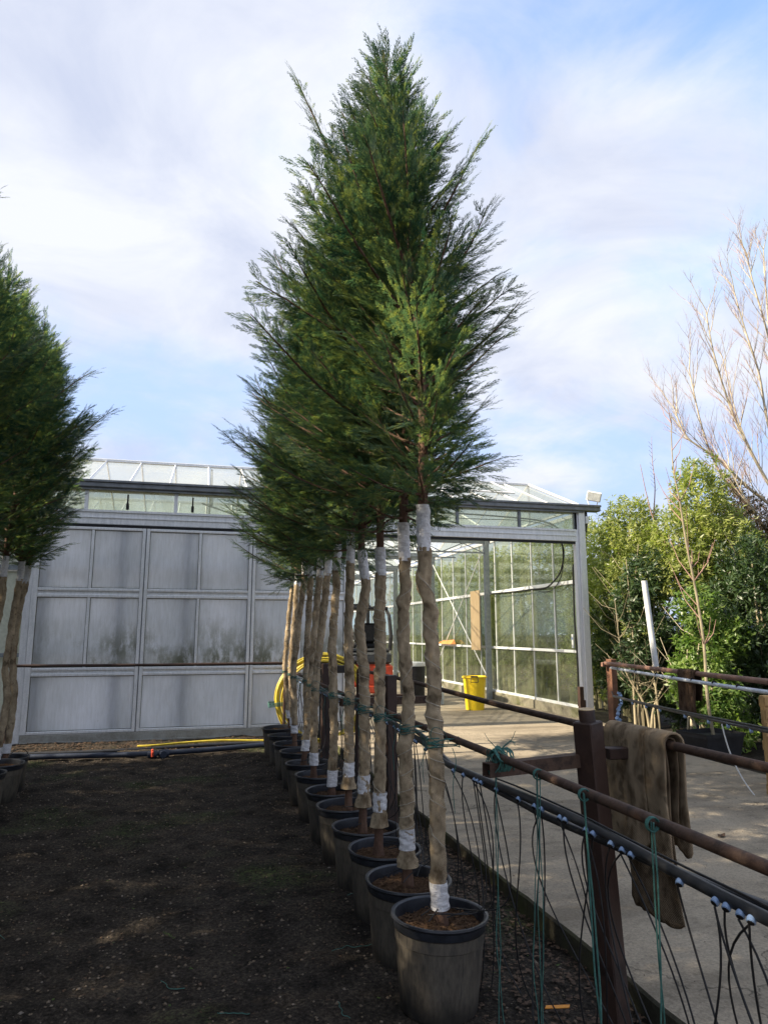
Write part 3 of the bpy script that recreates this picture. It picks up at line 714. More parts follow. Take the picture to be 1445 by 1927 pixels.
for a in (math.pi*.98,):
    for k in range(5): q.tube([( -.86+.0,-.12,.48+.012*k),(-.72,-.14,.50+.012*k),(-.58,-.12,.50+.012*k),(-.6,.1,.5+.012*k),(-.85,.1,.5+.012*k),(-.86,-.12,.48+.012*k)], .005, 5)
q.build('binding', M['twine'], HC)
q = MB(); q.tube(spline([(1.6,10.9,.06),(1.0,11.0,.06),(.4,11.1,.07),(-.1,11.15,.05),(-.5,11.0,.05),(-.75,11.05,.04)],8), .016, 7)
tag(q.build('yellow_garden_hose', M['hose'], None, True), 'yellow hose end trailing on the soil below the panel wall', 'hose')
q = MB(); q.tube(spline([(-2.6,10.55,.035),(-1.6,10.42,.04),(-.6,10.30,.045),(.3,10.45,.045),(1.0,10.7,.04),(1.8,10.8,.04)],8), .036, 12)
PB = tag(q.build('water_pipe', M['navy_pipe'], None, True), 'thick dark blue water pipe lying along the foot of the panel wall', 'pipe')
q = MB(); q.tube(spline([(-2.6,10.85,.03),(-1.2,10.75,.03),(.1,10.95,.03),(1.2,11.0,.03)],8), .026, 10)
tag(q.build('water_pipe', M['black_pipe'], None, True), 'thinner black pipe behind the thick dark blue one', 'pipe')
VV = empty('pipe_valve', (-.46,10.25,.04), R(8), 'red handled valve fitted where the dark blue pipe joins', 'valve')
q = MB(); q.tube([(-.10,.03,0),(.02,.03,0)], .048, 14); q.tube([(.05,.02,0),(.17,.04,0)], .055, 14); q.tube([(.10,.02,0),(.10,-.05,.0)], .045, 14); q.build('coupling', M['navy_pipe'], VV, True)
q = MB(); q.box(-.055,-.025,-.03,.05,-.03,.07,.006); q.box(-.05,-.03,-.09,-.02,.03,.05,.004); q.build('valve_handle', M['red'], VV)
# cross rod between the rows
CR = empty('cross_rail', (-2.4,10.3,1.22), 0, 'long dark rod running across in front of the panel wall', 'rail')
q = MB(); q.tube([(0,0,0),(1.8,0,-.006),(3.72,-.02,.0)], .019, 8); q.build('rod', M['brown_paint'], CR, True)
for x in (.07, 3.66):
    q = MB(); q.tube([(x,.045,.0),(x,.045,-1.22)], .02, 8); q.build('leg', M['brown_paint'], CR, True)

# ---------------------------------------------------------------- fence between the row and the yard
RF = empty('rusty_rail_fence', (1.23, 0, 0), 0, 'long thin rusty rail beside the potted conifers with square arms', 'fence')
q = MB(); q.tube([(0,-1.0,1.145),(0,1.2,1.142),(.0,2.6,1.145),(0,4.2,1.138),(0,6.4,1.135),(.01,10.2,1.15)], .0165, 12); q.build('rail', M['rust'], RF, True)
def sqtube(mb, p, d, L, s=.03, wall=.004):
    d = Vector(d).normalized(); u = Vector((0,0,1)); w = d.cross(u).normalized()
    p = Vector(p)
    def ring(c, h): return [c+w*h-u*h, c+w*h+u*h, c-w*h+u*h, c-w*h-u*h]
    n = len(mb.v)
    for c, h in ((p+d*L,s),(p,s),(p,s-wall),(p+d*(L-.01),s-wall)): mb.v += [tuple(v) for v in ring(c,h)]
    for k in range(3):
        for i in range(4):
            j = (i+1)%4; mb.f.append((n+k*4+i,n+k*4+j,n+k*4+4+j,n+k*4+4+i)); mb.mi.append(mb.m)
    mb.f.append((n,n+1,n+2,n+3)); mb.f.append((n+12,n+15,n+14,n+13)); mb.mi += [mb.m]*2
armd = Vector((.974,.225,0))
BP = empty('steel_post', (1.775,2.9,-.03), 0, 'big dark brown square steel post with round pipe top in the foreground', 'post')
q = MB(); q.box(-.048,.048,-.048,.048,0,1.30,.006)
ob = q.build('post_tube', M['brown_paint'], BP, False, (0,0,0), (0,-R(4.6),R(25)))
q = MB(); q.lathe([(.034,1.28),(.036,1.345),(.034,1.352),(.030,1.352),(.028,1.30)], 24); ob2 = q.build('inner_pipe', M['brown_paint'], BP, True, (0,0,0), (0,-R(4.6),R(25)))
q = MB(); q.lathe([(.022,1.353),(.034,1.3535),(.0345,1.350)], 24); q.lathe([(.0,1.3525),(.023,1.3525)], 24); q.build('pipe_cap', M['wood'], BP, False, (0,0,0), (0,-R(4.6),R(25)))
q = MB(); sqtube(q, Vector((1.165-1.775,2.78-2.9,1.128)), armd, .62, .027); q.build('arm', M['rust'], BP)
q = MB(); q.tube([(-1.79+1.95,-.18,1.20),(-1.79+1.95,.0,1.205)], .03, 12); q.box(.03,.13,-.01,.05,1.12,1.17,.004); q.build('rail_bracket', M['brown_paint'], BP, True)
P2 = empty('steel_post', (1.58,5.8,-.03), 0, 'dark steel post standing behind the second wrapped trunk', 'post')
q = MB(); q.box(-.05,.05,-.05,.05,0,1.33,.006); q.build('post_tube', M['brown_paint'], P2, False, (0,0,0), (0,-R(.3),R(20)))
q = MB(); sqtube(q, (-.42,-.03,1.12), (1,.1,0), .8, .03); q.build('arm', M['rust'], P2)
P3 = empty('steel_post', (1.58,8.8,-.03), 0, 'dark steel post far along the row behind the wrapped trunks', 'post')
q = MB(); q.box(-.05,.05,-.05,.05,0,1.3,.006); q.build('post_tube', M['brown_paint'], P3)
YR = empty('yard_rail', (1.95,0,0), 0, 'rusty pipe rail on the yard side of the brown post, carrying the sack', 'rail')
q = MB(); q.tube([(0,-1.2,1.19),(0,2.1,1.185),(0,3.1,1.18),(0,4.4,1.18),(0,6.6,1.205),(0,8.6,1.2)], .019, 12); q.build('rail', M['rust'], YR, True)
q = MB(); q.tube([(0,8.58,1.2),(-.02,8.6,-.02)], .03, 8); q.build('leg', M['brown_paint'], YR, True)
ST = tag(boxo('short_post', M['brown_paint'], None, 6.62,6.70,11.46,11.54,.06,.70,.004), 'short dark brown post at the foot of the white corner post', 'post')
ST2 = tag(boxo('short_post', M['brown_paint'], None, 6.74,6.79,11.56,11.62,.06,.46,.004), 'stubby second brown post right behind the short one', 'post')

# irrigation line
IR = empty('irrigation_line', (1.30,0,0), 0, 'pair of black irrigation pipes with pale blue fittings and drip tubes under the rusty rail', 'irrigation pipe')
def pz(y): return float(np.interp(y, [-1,1.46,1.72,2.26,2.77,3.65,4.0,4.7,7,10.2],[1.0,1.0,1.0,1.015,1.0,.97,1.02,1.055,1.04,1.05]))
ysI = np.arange(-.8,10.2,.2)
q = MB(); q.tube([(0,y,pz(y)) for y in ysI], .0165, 10); q.build('pipe', M['black_pipe'], IR, True)
q = MB(); q.tube([(.03+.02*math.sin(y*1.3),y,pz(y)-.005+.045*math.sin(y*1.7+.4)*(1 if y<2.6 else .8)) for y in ysI], .0145, 10); q.build('pipe', M['black_pipe'], IR, True)
q = MB(); q.tube([(.0,y,pz(y)+.024+.004*math.sin(y*5)) for y in np.arange(.6,3.1,.1)], .0035, 6); q.build('thin_tube', M['rubber'], IR, True)
conn_me = None
q = MB(); q.lathe([(.007,.0),(.0098,.001),(.0110,.006),(.0108,.014),(.0088,.016)], 14); conn_me = q.mesh('connector', M['blue'], True)
q = MB(); q.lathe([(.0,.0142),(.0084,.0142),(.0080,.017),(.0,.0185)], 12); stem_me = q.mesh('connector_plug', M['rubber'], True)
ypos = []
y = 1.12
while y < 9.9:
    ypos.append(y); y += rnd.choice([.035,.045,.06,.10,.14,.17,.22]) * (1 if y < 5.5 else 1.7)
potY = [3.31,3.81,4.34,4.84,5.41,5.96,6.65,7.28,7.89,8.55,9.23,9.87]
for k, y in enumerate(ypos):
    z = pz(y)-.014; a = rnd.uniform(-.5,.5)
    c = link('connector', conn_me, IR, (-.010,y,z+.006), Vector((-.75,-.30+a*.5,-.6+.3*a)).to_track_quat('Z','Y').to_euler())
    link('plug', stem_me, c)
    for rep_ in range(2 if k % 3 == 0 else 1):
     y2 = y+rnd.uniform(-.30,.30); near = [py for py in potY if abs(py-y) < .5]
     if near and rnd.random() < .45:
         py = rnd.choice(near); end = (rnd.uniform(-.30,-.12), py+rnd.uniform(-.12,.12), .39)
         mid = (rnd.uniform(.0,.12), y+rnd.uniform(-.15,.15), rnd.uniform(.2,.5)); mid2 = (rnd.uniform(-.05,.1), (py+y)/2+rnd.uniform(-.2,.2), .45)
     else:
         end = (rnd.uniform(-.05,.28), y2, rnd.uniform(-.02,.06)); mid = (rnd.uniform(-.10,.12), y+rnd.uniform(-.40,.40), .72); mid2 = (rnd.uniform(-.14,.25), y2+rnd.uniform(-.4,.4), .3)
     pts = bez((-.02,y,z-.01), mid, mid2, end, 26)
     t_ = MB(); t_.tube(pts, .0029, 6); t_.build('drip_tube', M['rubber'], IR, True)

# ---------------------------------------------------------------- far fence on the right
fa = Vector((6.02,9.48,0)); fb = Vector((4.6,3.55,0)); fd = (fb-fa)
FF = empty('far_rail_fence', (6.02,9.48,0), 0, 'brown rail fence along the right edge of the yard with white pipe under the rail', 'fence')
q = MB(); q.box(-.055,.055,-.055,.055,-.05,1.26,.005); q.build('post', pm('red_brown_post', (.12,.055,.035), (.22,.11,.065), 8, .7), FF, False, (0,0,0), (0,0,R(12)))
q = MB(); q.box(-.16,.16,-.02,.03,1.15,1.215,.005); q.tube([(-.10,.0,1.20),tuple(fd*.35+Vector((0,0,1.20))),tuple(fd+Vector((0,0,1.22)))], .028, 10); q.build('top_rail', pm('pinkish_rust', (.13,.065,.045), (.26,.15,.11), 10, .6), FF, True)
q = MB(); q.tube([tuple(fd*t_+Vector((-.06,-.05,1.14-.02*math.sin(t_*3)))) for t_ in np.linspace(.01,1,14)], .020, 10); q.build('white_pipe', pm('white_pipe', (.42,.48,.56), (.60,.66,.74), 10, .45), FF, True)
for t_ in (.06,.17,.28,.36,.44,.52,.6,.7):
    c_ = fd*t_; q = MB(); q.tube([tuple(c_+Vector((-.06,-.05,1.137))+fd.normalized()*-.006), tuple(c_+Vector((-.06,-.05,1.137))+fd.normalized()*.006)], .0225, 10); q.build('pipe_clip', M['rubber'], FF, True)
def fpz(t_): return .74 + .10*t_ - .03*math.sin(t_*3.1)
q = MB(); q.tube([tuple(fd*t_+Vector((-.08,-.03,fpz(t_)))) for t_ in np.linspace(.03,1,20)], .019, 9)
q.tube([(-.03,-.02,.80),tuple(fd*.03+Vector((-.08,-.03,fpz(.03)))),tuple(fd*.35+Vector((-.10,-.03,fpz(.35)+.02))),tuple(fd*.7+Vector((-.08,-.03,fpz(.7)+.025)))], .010, 7)
q.build('irrigation_pipe', M['black_pipe'], FF, True)
for k in range(9):
    c_ = fd*(.06+.085*k+rnd.uniform(-.02,.02)); q = MB()
    q.tube([tuple(c_+Vector((-.085,-.04,fpz(.06+.085*k)-.012))), tuple(c_+Vector((-.10,-.06,fpz(.06+.085*k)-.04)))], .016, 8); q.build('connector', M['blue'], FF, True)
HN = empty('connector_bunch', (6.0,9.33,0), 0, 'hanging bunch of pale blue pipe connectors beside the far brown post', 'pipe fittings')
for k in range(22):
    tt = k/21; px = .04+.10*math.sin(tt*9)*.4 - .02; pzz = .76-.62*tt
    if k > 16: px += (k-16)*.045; pzz = .16
    q = MB(); rr = rnd.uniform(.018,.030)
    q.tube([(px,0,pzz),(px+rnd.uniform(-.03,.03),rnd.uniform(-.03,.03),pzz+rnd.uniform(.02,.045))], rr, 8); q.build('connector', M['blue'], HN, True)
q = MB(); q.tube(spline([(.03,0,.80),(.04,.01,.5),(.02,0,.2),(.2,0,.12)],5), .010, 6); q.build('tube', M['rubber'], HN, True)
q = MB(); p0 = fa+fd*.545+Vector((-.09,-.05,fpz(.55)-.02)); q.tube(bez(p0, p0+Vector((.05,.0,-.3)), p0+Vector((.12,-.05,-.55)), p0+Vector((.30,-.12,-.76)), 12), .007, 6)
tag(q.build('white_tube', M['white'], None, True), 'thin white tube hanging from the far irrigation pipe to the ground', 'tube')
q = MB(); q.tube([(6.33,9.2,.0),(6.18,9.28,1.2),(5.98,9.34,2.62)], .034, 12)
q.v = q.v; WP = q
wp = MB(); wp.tube([(5.70,7.96,1.225),(5.66,7.97,1.75),(5.62,7.98,2.32)], .037, 14)
tag(wp.build('white_pole', pm('white_painted_pole', (.50,.53,.54), (.70,.72,.72), 8, .55), None, True), 'white pole standing up from the far fence rail', 'pole')
# dark sack on the far rail
def cloth(name, mat, parent, y0, y1, zt, front, back, amp=.012, th=.006, seed=1, nu=26, nf=34, xo=.024, taper=0.0, lean=0.0):
    """sheet folded over a rail that runs along y; front side lies towards -x"""
    V = []; prof = []
    for i in range(nf+1): prof.append(('f', front*(1-i/nf)))
    for i in range(1, 7): prof.append(('t', math.pi*i/7))
    nb = max(2, int(nf*back/front))
    for i in range(nb+1): prof.append(('b', back*i/nb))
    for side in (0, 1):
        off = th*side
        for kind, s in prof:
            for u in range(nu+1):
                fu = u/nu; y = y0+(y1-y0)*fu
                if kind == 't':
                    x = -(xo+off)*math.cos(s); z = zt+(xo+off)*math.sin(s); d = 0
                else:
                    sg = -1 if kind == 'f' else 1; d = s
                    w_ = amp*min(1, d*5)*(float(vnoise(y*9+seed, d*3.0, seed))*2.0+.6*float(vnoise(y*26, d*8, seed+3)))
                    x = sg*(xo+off) + w_ + (sg*lean*d); z = zt - d*(1+.02*math.sin(fu*3+seed)-.05*math.exp(-(fu/.08)**2)-.05*math.exp(-((1-fu)/.08)**2)) - ((.016*float(vnoise(y*14, 0, seed+5))+.010*float(vnoise(y*60, 0, seed+6)))*min(1, d*2.5))
                    yc = (y0+y1)/2; y = yc+(y-yc)*(1+taper*d)+.02*float(vnoise(d*5, fu*2, seed+8))*min(1,d*4)
                V.append((x, y, z))
    rows = len(prof); W_ = nu+1; Fq = []
    def id_(s_, r_, u): return s_*rows*W_+r_*W_+u
    for r_ in range(rows-1):
        for u in range(nu):
            Fq.append((id_(1,r_,u),id_(1,r_,u+1),id_(1,r_+1,u+1),id_(1,r_+1,u)))
            Fq.append((id_(0,r_,u+1),id_(0,r_,u),id_(0,r_+1,u),id_(0,r_+1,u+1)))
        for u in (0, nu): 
            e = (id_(0,r_,u),id_(1,r_,u),id_(1,r_+1,u),id_(0,r_+1,u)); Fq.append(e if u == 0 else e[::-1])
    for r_ in (0, rows-1):
        for u in range(nu): 
            e = (id_(0,r_,u),id_(0,r_,u+1),id_(1,r_,u+1),id_(1,r_,u)); Fq.append(e if r_ == 0 else e[::-1])
    return link(name, npmesh(name, V, Fq, mat, True), parent)
SK = empty('burlap_sack', (1.95,0,0), 0, 'old brown burlap sack folded over the yard rail by the brown post', 'sack')
cloth('long_fold', M['sack_shaded'], SK, 2.66, 3.00, 1.185, .74, .36, .022, .006, 3, taper=.03, lean=-.03)
cloth('main_fold', M['sack'], SK, 2.775, 3.09, 1.188, .46, .32, .020, .009, 11, xo=.040, taper=.02)
cloth('side_fold', M['sack'], SK, 2.635, 2.772, 1.187, .50, .44, .012, .009, 21, nu=12, xo=.043, taper=.0)
DS = empty('dark_sack', tuple(fa+fd*.42), math.atan2(fd.y, fd.x)+R(90), 'dark brown sack hanging from the far fence rail', 'sack')
o = cloth('sack_cloth', M['sack_dark'], DS, -.22, .20, 1.20, .44, .30, .02, .008, 31, xo=.034, taper=.25)

# bare young tree in its tub, pallet
TB = empty('black_tub', (6.75,8.35,.0), R(8), 'square black tub holding the thin bare sapling', 'tub')
q = MB(); n0 = 0
def taperbox(mb, x, y, z0, z1, b_, t_, wall=.015):
    v = []
    for (s, z) in ((b_,z0),(t_,z1),(t_-wall,z1),(t_-wall,z1-.06)):
        v += [(-x*s,-y*s,z),(x*s,-y*s,z),(x*s,y*s,z),(-x*s,y*s,z)]
    n = len(mb.v); mb.v += v
    for k in range(3):
        for i in range(4):
            j = (i+1)%4; mb.f.append((n+k*4+i,n+k*4+j,n+(k+1)*4+j,n+(k+1)*4+i)); mb.mi.append(mb.m)
    mb.f.append((n+12,n+13,n+14,n+15)); mb.mi.append(mb.m)
taperbox(q, .34, .26, .0, .34, .82, 1.0); q.build('tub_wall', M['blackpl'], TB)
q = MB(); q.box(-.35,.35,-.27,-.262,.30,.335); q.build('rim', M['blackpl'], TB)
SP = empty('bare_sapling', (6.80,8.35,.28), 0, 'thin leafless sapling with pale trunk rising from the black tub', 'tree')
pts = spline([(0,0,0),(-.05,0,.5),(-.04,0,1.2),(-.10,0,1.9),(-.20,.0,2.6),(-.26,0,3.2),(-.33,0,3.75),(-.30,0,4.5)],4)
q = MB(); q.tube(pts, [.020*(1-i/len(pts))**.8+.004 for i in range(len(pts))], 8); q.build('trunk', M['graybark'], SP, True)
q = MB(); r2 = random.Random(5)
for k in range(26):
    i = r2.randrange(8, len(pts)-1); p = pts[i]; a = r2.uniform(0,6.28); L = r2.uniform(.15,.75)
    d = Vector((math.cos(a)*.6, math.sin(a)*.6, 1)).normalized()
    q.tube([p, p+d*L*.5+Vector((math.cos(a),math.sin(a),0))*.04, p+d*L+Vector((0,0,.1*L))], [.007,.005,.002], 5)
q.build('twigs', M['twig'], SP, True)
PL = empty('wooden_pallet', (5.53,6.0,.0), R(-15), 'pale wooden pallet standing on end at the right edge', 'pallet')
for k in range(8):
    z = .06+.125*k; q = MB(); q.box(-.04,1.0,-.06,-.042,z,z+.085,.002); q.build('slat', M['pallet'], PL)
for x in (-.04,.43,.92):
    q = MB(); q.box(x,x+.08,-.04,.04,.03,1.03,.003); q.build('bearer', M['pallet'], PL)
for k in range(3):
    z = .08+.42*k; q = MB(); q.box(-.04,1.0,.042,.058,z,z+.09,.002); q.build('slat', M['pallet'], PL)

# ---------------------------------------------------------------- plant pots
def pot_parts(root, rim_r=.225, h=.39, seed=0):
    rr = random.Random(seed); sc = rim_r/.225
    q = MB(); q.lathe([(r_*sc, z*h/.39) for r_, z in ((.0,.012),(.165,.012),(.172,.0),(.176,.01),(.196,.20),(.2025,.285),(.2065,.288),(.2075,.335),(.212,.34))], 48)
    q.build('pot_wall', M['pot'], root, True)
    q = MB(); q.lathe([(r_*sc, z*h/.39) for r_, z in ((.209,.338),(.213,.345),(.216,.372),(.222,.376),(.228,.384),(.226,.393),(.219,.394),(.208,.388),(.204,.36),(.202,.30))], 48)
    q.build('pot_rim', M['potrim'], root, True)
def soil_disc(rad, z, seed):
    n = 24; V = [(0,0,z)]; Fq = []
    rr = random.Random(seed); q = MB()
    rings = 9
    for j in range(rings+1):
        for k in range(40):
            a = 2*math.pi*k/40; r_ = rad*j/rings
            x, y = r_*math.cos(a), r_*math.sin(a)
            q.v.append((x, y, z + .022*float(vnoise(x*22+seed, y*22, seed)) + .014*float(vnoise(x*60, y*60+seed, seed+1)) + .018*(1-j/rings)))
    for j in range(rings):
        for k in range(40):
            k2 = (k+1)%40; q.f.append((j*40+k, j*40+k2, (j+1)*40+k2, (j+1)*40+k)); q.mi.append(0)
    for _ in range(420):       # bark chips
        a = rr.uniform(0,6.28); r_ = rad*.95*math.sqrt(rr.random()); x, y = r_*math.cos(a), r_*math.sin(a)
        zz_ = z+.018*(1-r_/rad)+.022*float(vnoise(x*22+seed, y*22, seed))+.006; b_ = rr.uniform(0,3.14); l = rr.uniform(.006,.020); w_ = rr.uniform(.002,.006)
        c, s = math.cos(b_), math.sin(b_); t1 = rr.uniform(-.006,.008)
        n = len(q.v); q.v += [(x-l*c,y-l*s,zz_),(x-w_*s,y+w_*c,zz_+.004),(x+l*c,y+l*s,zz_+t1),(x+w_*s,y-w_*c,zz_+.002)]; q.f += [(n,n+3,n+2,n+1)]; q.mi.append(0)
    for f_ in range(0): pass
    return q.mesh('compost', M['compost'], True)
soilA = soil_disc(.205,.335,3); soilB = soil_disc(.205,.335,8)
ordn = ['front','second','third','fourth','fifth','sixth','seventh','eighth','ninth','tenth','eleventh','last']
def pot(x, y, s, label, group, i):
    r_ = empty('plant_pot', (x, y, -.012), rnd.uniform(0,6.28), label, 'plant pot', group); s *= rnd.uniform(.975,1.02); r_.scale = (s, s, s*rnd.uniform(.97,1.02)); r_.rotation_euler = (R(rnd.uniform(-1.6,1.6)), R(rnd.uniform(-1.6,1.6)), rnd.uniform(0,6.28))
    if i == 0: pot_parts(r_)
    else:
        for me in ('pot_wall','pot_rim'): link(me, bpy.data.meshes[me], r_)
    c = link('compost', soilA if i % 2 == 0 else soilB, r_)
    return r_
for i, y in enumerate(potY):
    lab = ('scuffed black plant pot nearest the camera with brown compost' if i == 0 else
           'black plant pot by the yellow hose coil, last of the conifer row' if i == 11 else
           f'black plant pot under the {ordn[i]} wrapped conifer counted from the front')
    pot(1.13 if i < 2 else 1.145, y, 1.0 if i != 3 else 1.0, lab, 'black pots in the conifer row', i)

# ---------------------------------------------------------------- conifers
def spray_template(seed, n=21):
    r_ = random.Random(seed); V = []; T = []
    def tri(a, b_, c): k = len(V); V.extend([a, b_, c]); T.append((k, k+1, k+2))
    bend = lambda x, y: (-.16*x*x - .25*y*y*3)
    def P(x, y, z=0): return (x, y, bend(x, y)+z)
    tri(P(0,.012), P(0,-.012), P(1.0,0)) 
    for i in range(n):
        t = .06+.9*i/(n-1); s = 1 if i % 2 else -1
        L = (.36*(1-t)**.9*min(1,(t+.10)*2.4)+.055)*r_.uniform(.6,1.25); a = R(r_.uniform(20,34))*s
        ex_, ey = math.cos(a), math.sin(a); w_ = .0155
        bx, by = t, 0; tx, ty = t+L*ex_, L*ey; mx, my = t+L*.4*ex_, L*.4*ey; z = r_.uniform(-.03,.03)
        k = len(V); V.extend([P(bx,by), P(mx-ey*w_,my+ex_*w_,z), P(tx,ty,z*1.5), P(mx+ey*w_,my-ex_*w_,z)]); T.extend([(k,k+1,k+2),(k,k+2,k+3)])
        for f_ in ((.30,1),(.55,-1)) if L > .12 else ():
            l2 = L*.48; a2 = a+R(26)*f_[1]; qx, qy = t+L*f_[0]*ex_, L*f_[0]*ey
            ux, uy = math.cos(a2), math.sin(a2)
            tri(P(qx-uy*.015,qy+ux*.015,z), P(qx+uy*.015,qy-ux*.015,z), P(qx+l2*ux,qy+l2*uy,z))
    return np.array(V, float), np.array(T, int)
SPRAYS = [spray_template(s) for s in range(4)]
Z0 = .35   # compost level
def crown(seed, H0, H1, Rl, Rr, nb=105, lean=(0,0), dens=1.0, sc=1.0, extra=()):
    """branches and feathery sprays of one conifer, trunk base at origin. Rl is the reach towards -x"""
    r_ = random.Random(seed); rn = np.random.RandomState(seed)
    pos = []; D = []; Nn = []; S_ = []
    wood = MB()
    def axis_p(z):
        t = max(0, (z-H0)/(H1-H0)); return Vector((lean[0]*t**1.5+.03*math.sin((z-H0)*2), lean[1]*t**1.5+.03*math.sin((z-H0)*1.7), z))
    def prof(h):
        return float(np.interp(h, [0,.08,.20,.34,.50,.66,.82,.93,1], [.40,.62,.88,1.0,.93,.74,.50,.28,.09]))
    for i in range(nb+len(extra)):
        h = (i+.5*r_.random())/nb; h = h**1.05
        za = H0 + (H1-H0)*h*.93; az = i*2.39996+r_.uniform(-.4,.4)
        side = Vector((math.cos(az), math.sin(az), 0))
        reach = (Rr+(Rl-Rr)*(0.5-0.5*math.cos(az))) if False else (Rl if side.x < 0 else Rr)*abs(side.x)+ (Rl*.55+Rr*.45)*(1-abs(side.x))
        L = reach*prof(h)*r_.uniform(.50,1.18)/.80
        if r_.random() < .15 and h < .62: L *= 1.30
        broll = r_.uniform(-.8,.8)
        L = max(L, .16)
        if i >= nb:      # a few long leaders that stand out of the outline
            zs_, ex_, ey_, ez_ = extra[i-nb]; za = zs_-Z0; az = math.atan2(ey_, ex_); side = Vector((math.cos(az), math.sin(az), 0)); h = .5
            L = math.sqrt(ex_*ex_+ey_*ey_+ez_*ez_)*1.03; ee = math.atan2(ez_, math.hypot(ex_, ey_))
        e0 = R(22+40*h+r_.uniform(-14,12)); e1 = e0+R(r_.uniform(8,34))*(1-.6*h)
        if i >= nb: e0 = ee-R(12); e1 = ee+R(14)
        p = axis_p(za); pts = [p.copy()]; ns = 9; d = None
        twist = Vector((-side.y, side.x, 0))*r_.uniform(-.25,.25)
        Ts = []
        for k in range(ns):
            t = k/(ns-1); e = e0+(e1-e0)*t - (R(22)*max(0,t-.75)*4*r_.random()*(1-h))
            d = (side*math.cos(e)+Vector((0,0,math.sin(e)))+twist*t).normalized()
            p = p+d*(L/ns); pts.append(p.copy()); Ts.append(d)
        wood.tube(pts, [.0075*(1-k/len(pts))*(.6+L)+.0012 for k in range(len(pts))], 5, False)
        ns2 = max(3, int(L/.034*dens)); 
        for j in range(ns2):
            s = .10+.88*(j+.3*r_.random())/ns2; f_ = s*ns; k = min(int(f_), ns-1)
            bp = pts[k].lerp(pts[k+1], f_-k); T = Ts[k]
            lat = T.cross(Vector((0,0,1))); lat = lat.normalized() if lat.length > .05 else Vector((-side.y,side.x,0))
            upv = lat.cross(T).normalized(); lat, upv = (lat*math.cos(broll)+upv*math.sin(broll)).normalized(), (upv*math.cos(broll)-lat*math.sin(broll)).normalized()
            sg = 1 if j % 2 else -1; roll = r_.uniform(-.35,.35)
            sv = (lat*sg*math.cos(roll)+upv*math.sin(roll)).normalized()
            a2 = R(r_.uniform(22,38)); d2 = (T*math.cos(a2)+sv*math.sin(a2)).normalized()
            l2 = min((.27*(1-s)**.8+.05)*r_.uniform(.65,1.25)*(.55+.6*L), .32)
            nsp = max(2, int(l2/.038)); ax2 = d2.cross(sv); 
            for m_ in range(nsp):
                t2 = m_/max(1, nsp-1); q0 = bp+d2*l2*t2*.85+Vector((0,0,-.10*l2*t2*t2))
                if m_ == nsp-1: dd = d2
                else:
                    s3 = 1 if (m_+j) % 2 else -1; pl = T if s3 > 0 else -T
                    dd = (d2*math.cos(.50)+(pl*.8+upv*r_.uniform(-.5,.5)).normalized()*math.sin(.50)+T*.15+Vector((0,0,r_.uniform(-.15,.10)))).normalized()
                nn = (upv*1.2+Vector((r_.uniform(-.35,.35),r_.uniform(-.35,.35),r_.uniform(-.35,.35)))).normalized()
                pos.append(q0); D.append(dd); Nn.append(nn); S_.append(r_.uniform(.09,.18)*(1-.2*t2)*sc*(.80+.30*(1-s)))
        pos.append(pts[-2]); D.append(Ts[-1]); Nn.append(Vector((0,0,1))); S_.append(.16*sc)
    for k in range(150):          # short shoots that clothe the stem
        t = k/150; p = axis_p(H0-.04+(H1-H0)*.8*t); a = r_.uniform(0,6.28); el = r_.uniform(-.1,.9)
        dd = Vector((math.cos(a)*math.cos(el), math.sin(a)*math.cos(el), math.sin(el)))
        pos.append(p); D.append(dd); Nn.append(Vector((-math.sin(a)*.5, math.cos(a)*.5, .8)).normalized()); S_.append(r_.uniform(.12,.24))
    # leader
    top = axis_p(H1); 
    for k in range(26):
        t = k/26; p = axis_p(H1-.55+.75*t); a = r_.uniform(0,6.28)
        dd = (Vector((math.cos(a)*.55,math.sin(a)*.55,1))).normalized()
        pos.append(p); D.append(dd); Nn.append(Vector((math.cos(a),math.sin(a),.1))); S_.append(.15*(1-.4*t))
    pos = np.array(pos); D = np.array(D); Nn = np.array(Nn); S_ = np.array(S_)
    Yv = np.cross(Nn, D); Yv /= np.linalg.norm(Yv, axis=1)[:,None]+1e-9; Zv = np.cross(D, Yv)
    which = rn.randint(0, 4, len(pos)); VV_ = []; FF_ = []; off = 0
    for w_ in range(4):
        ix = np.where(which == w_)[0]; tv, tf = SPRAYS[w_]
        X = pos[ix][:,None,:] + S_[ix][:,None,None]*(tv[None,:,0:1]*D[ix][:,None,:]+tv[None,:,1:2]*Yv[ix][:,None,:]+tv[None,:,2:3]*Zv[ix][:,None,:])
        n = len(tv); VV_.append(X.reshape(-1,3)); FF_.append((tf[None]+(np.arange(len(ix))*n)[:,None,None]).reshape(-1,3)+off); off += len(ix)*n
    fm = npmesh('crown', np.concatenate(VV_), np.concatenate(FF_), M['cypress'])
    # stem above the wrapping
    pts = [axis_p(z) for z in np.linspace(H0-.02, H1+.05, 22)]
    wood.tube(pts, [.024*(1-k/24)**.9+.003 for k in range(22)], 9)
    wm = wood.mesh('limbs', M['bark'], True)
    return fm, wm, len(pos)
def mkcrown(seed, H0, H1, *a, **k): return crown(seed, H0-Z0, H1-Z0, *a, **k)
CR_A = mkcrown(15, 2.36, 4.84, .66, .46, nb=84, lean=(-.17,.05), extra=((3.35,.40,-.05,.62),(2.95,.55,-.1,.50),(2.42,.38,-.1,.12),(2.6,.34,0,.25),(3.5,-.45,-.1,.7),(2.34,-.42,-.22,.06),(2.32,.22,.3,.05),(2.30,-.12,-.42,.10),(2.38,.12,-.34,.14)))
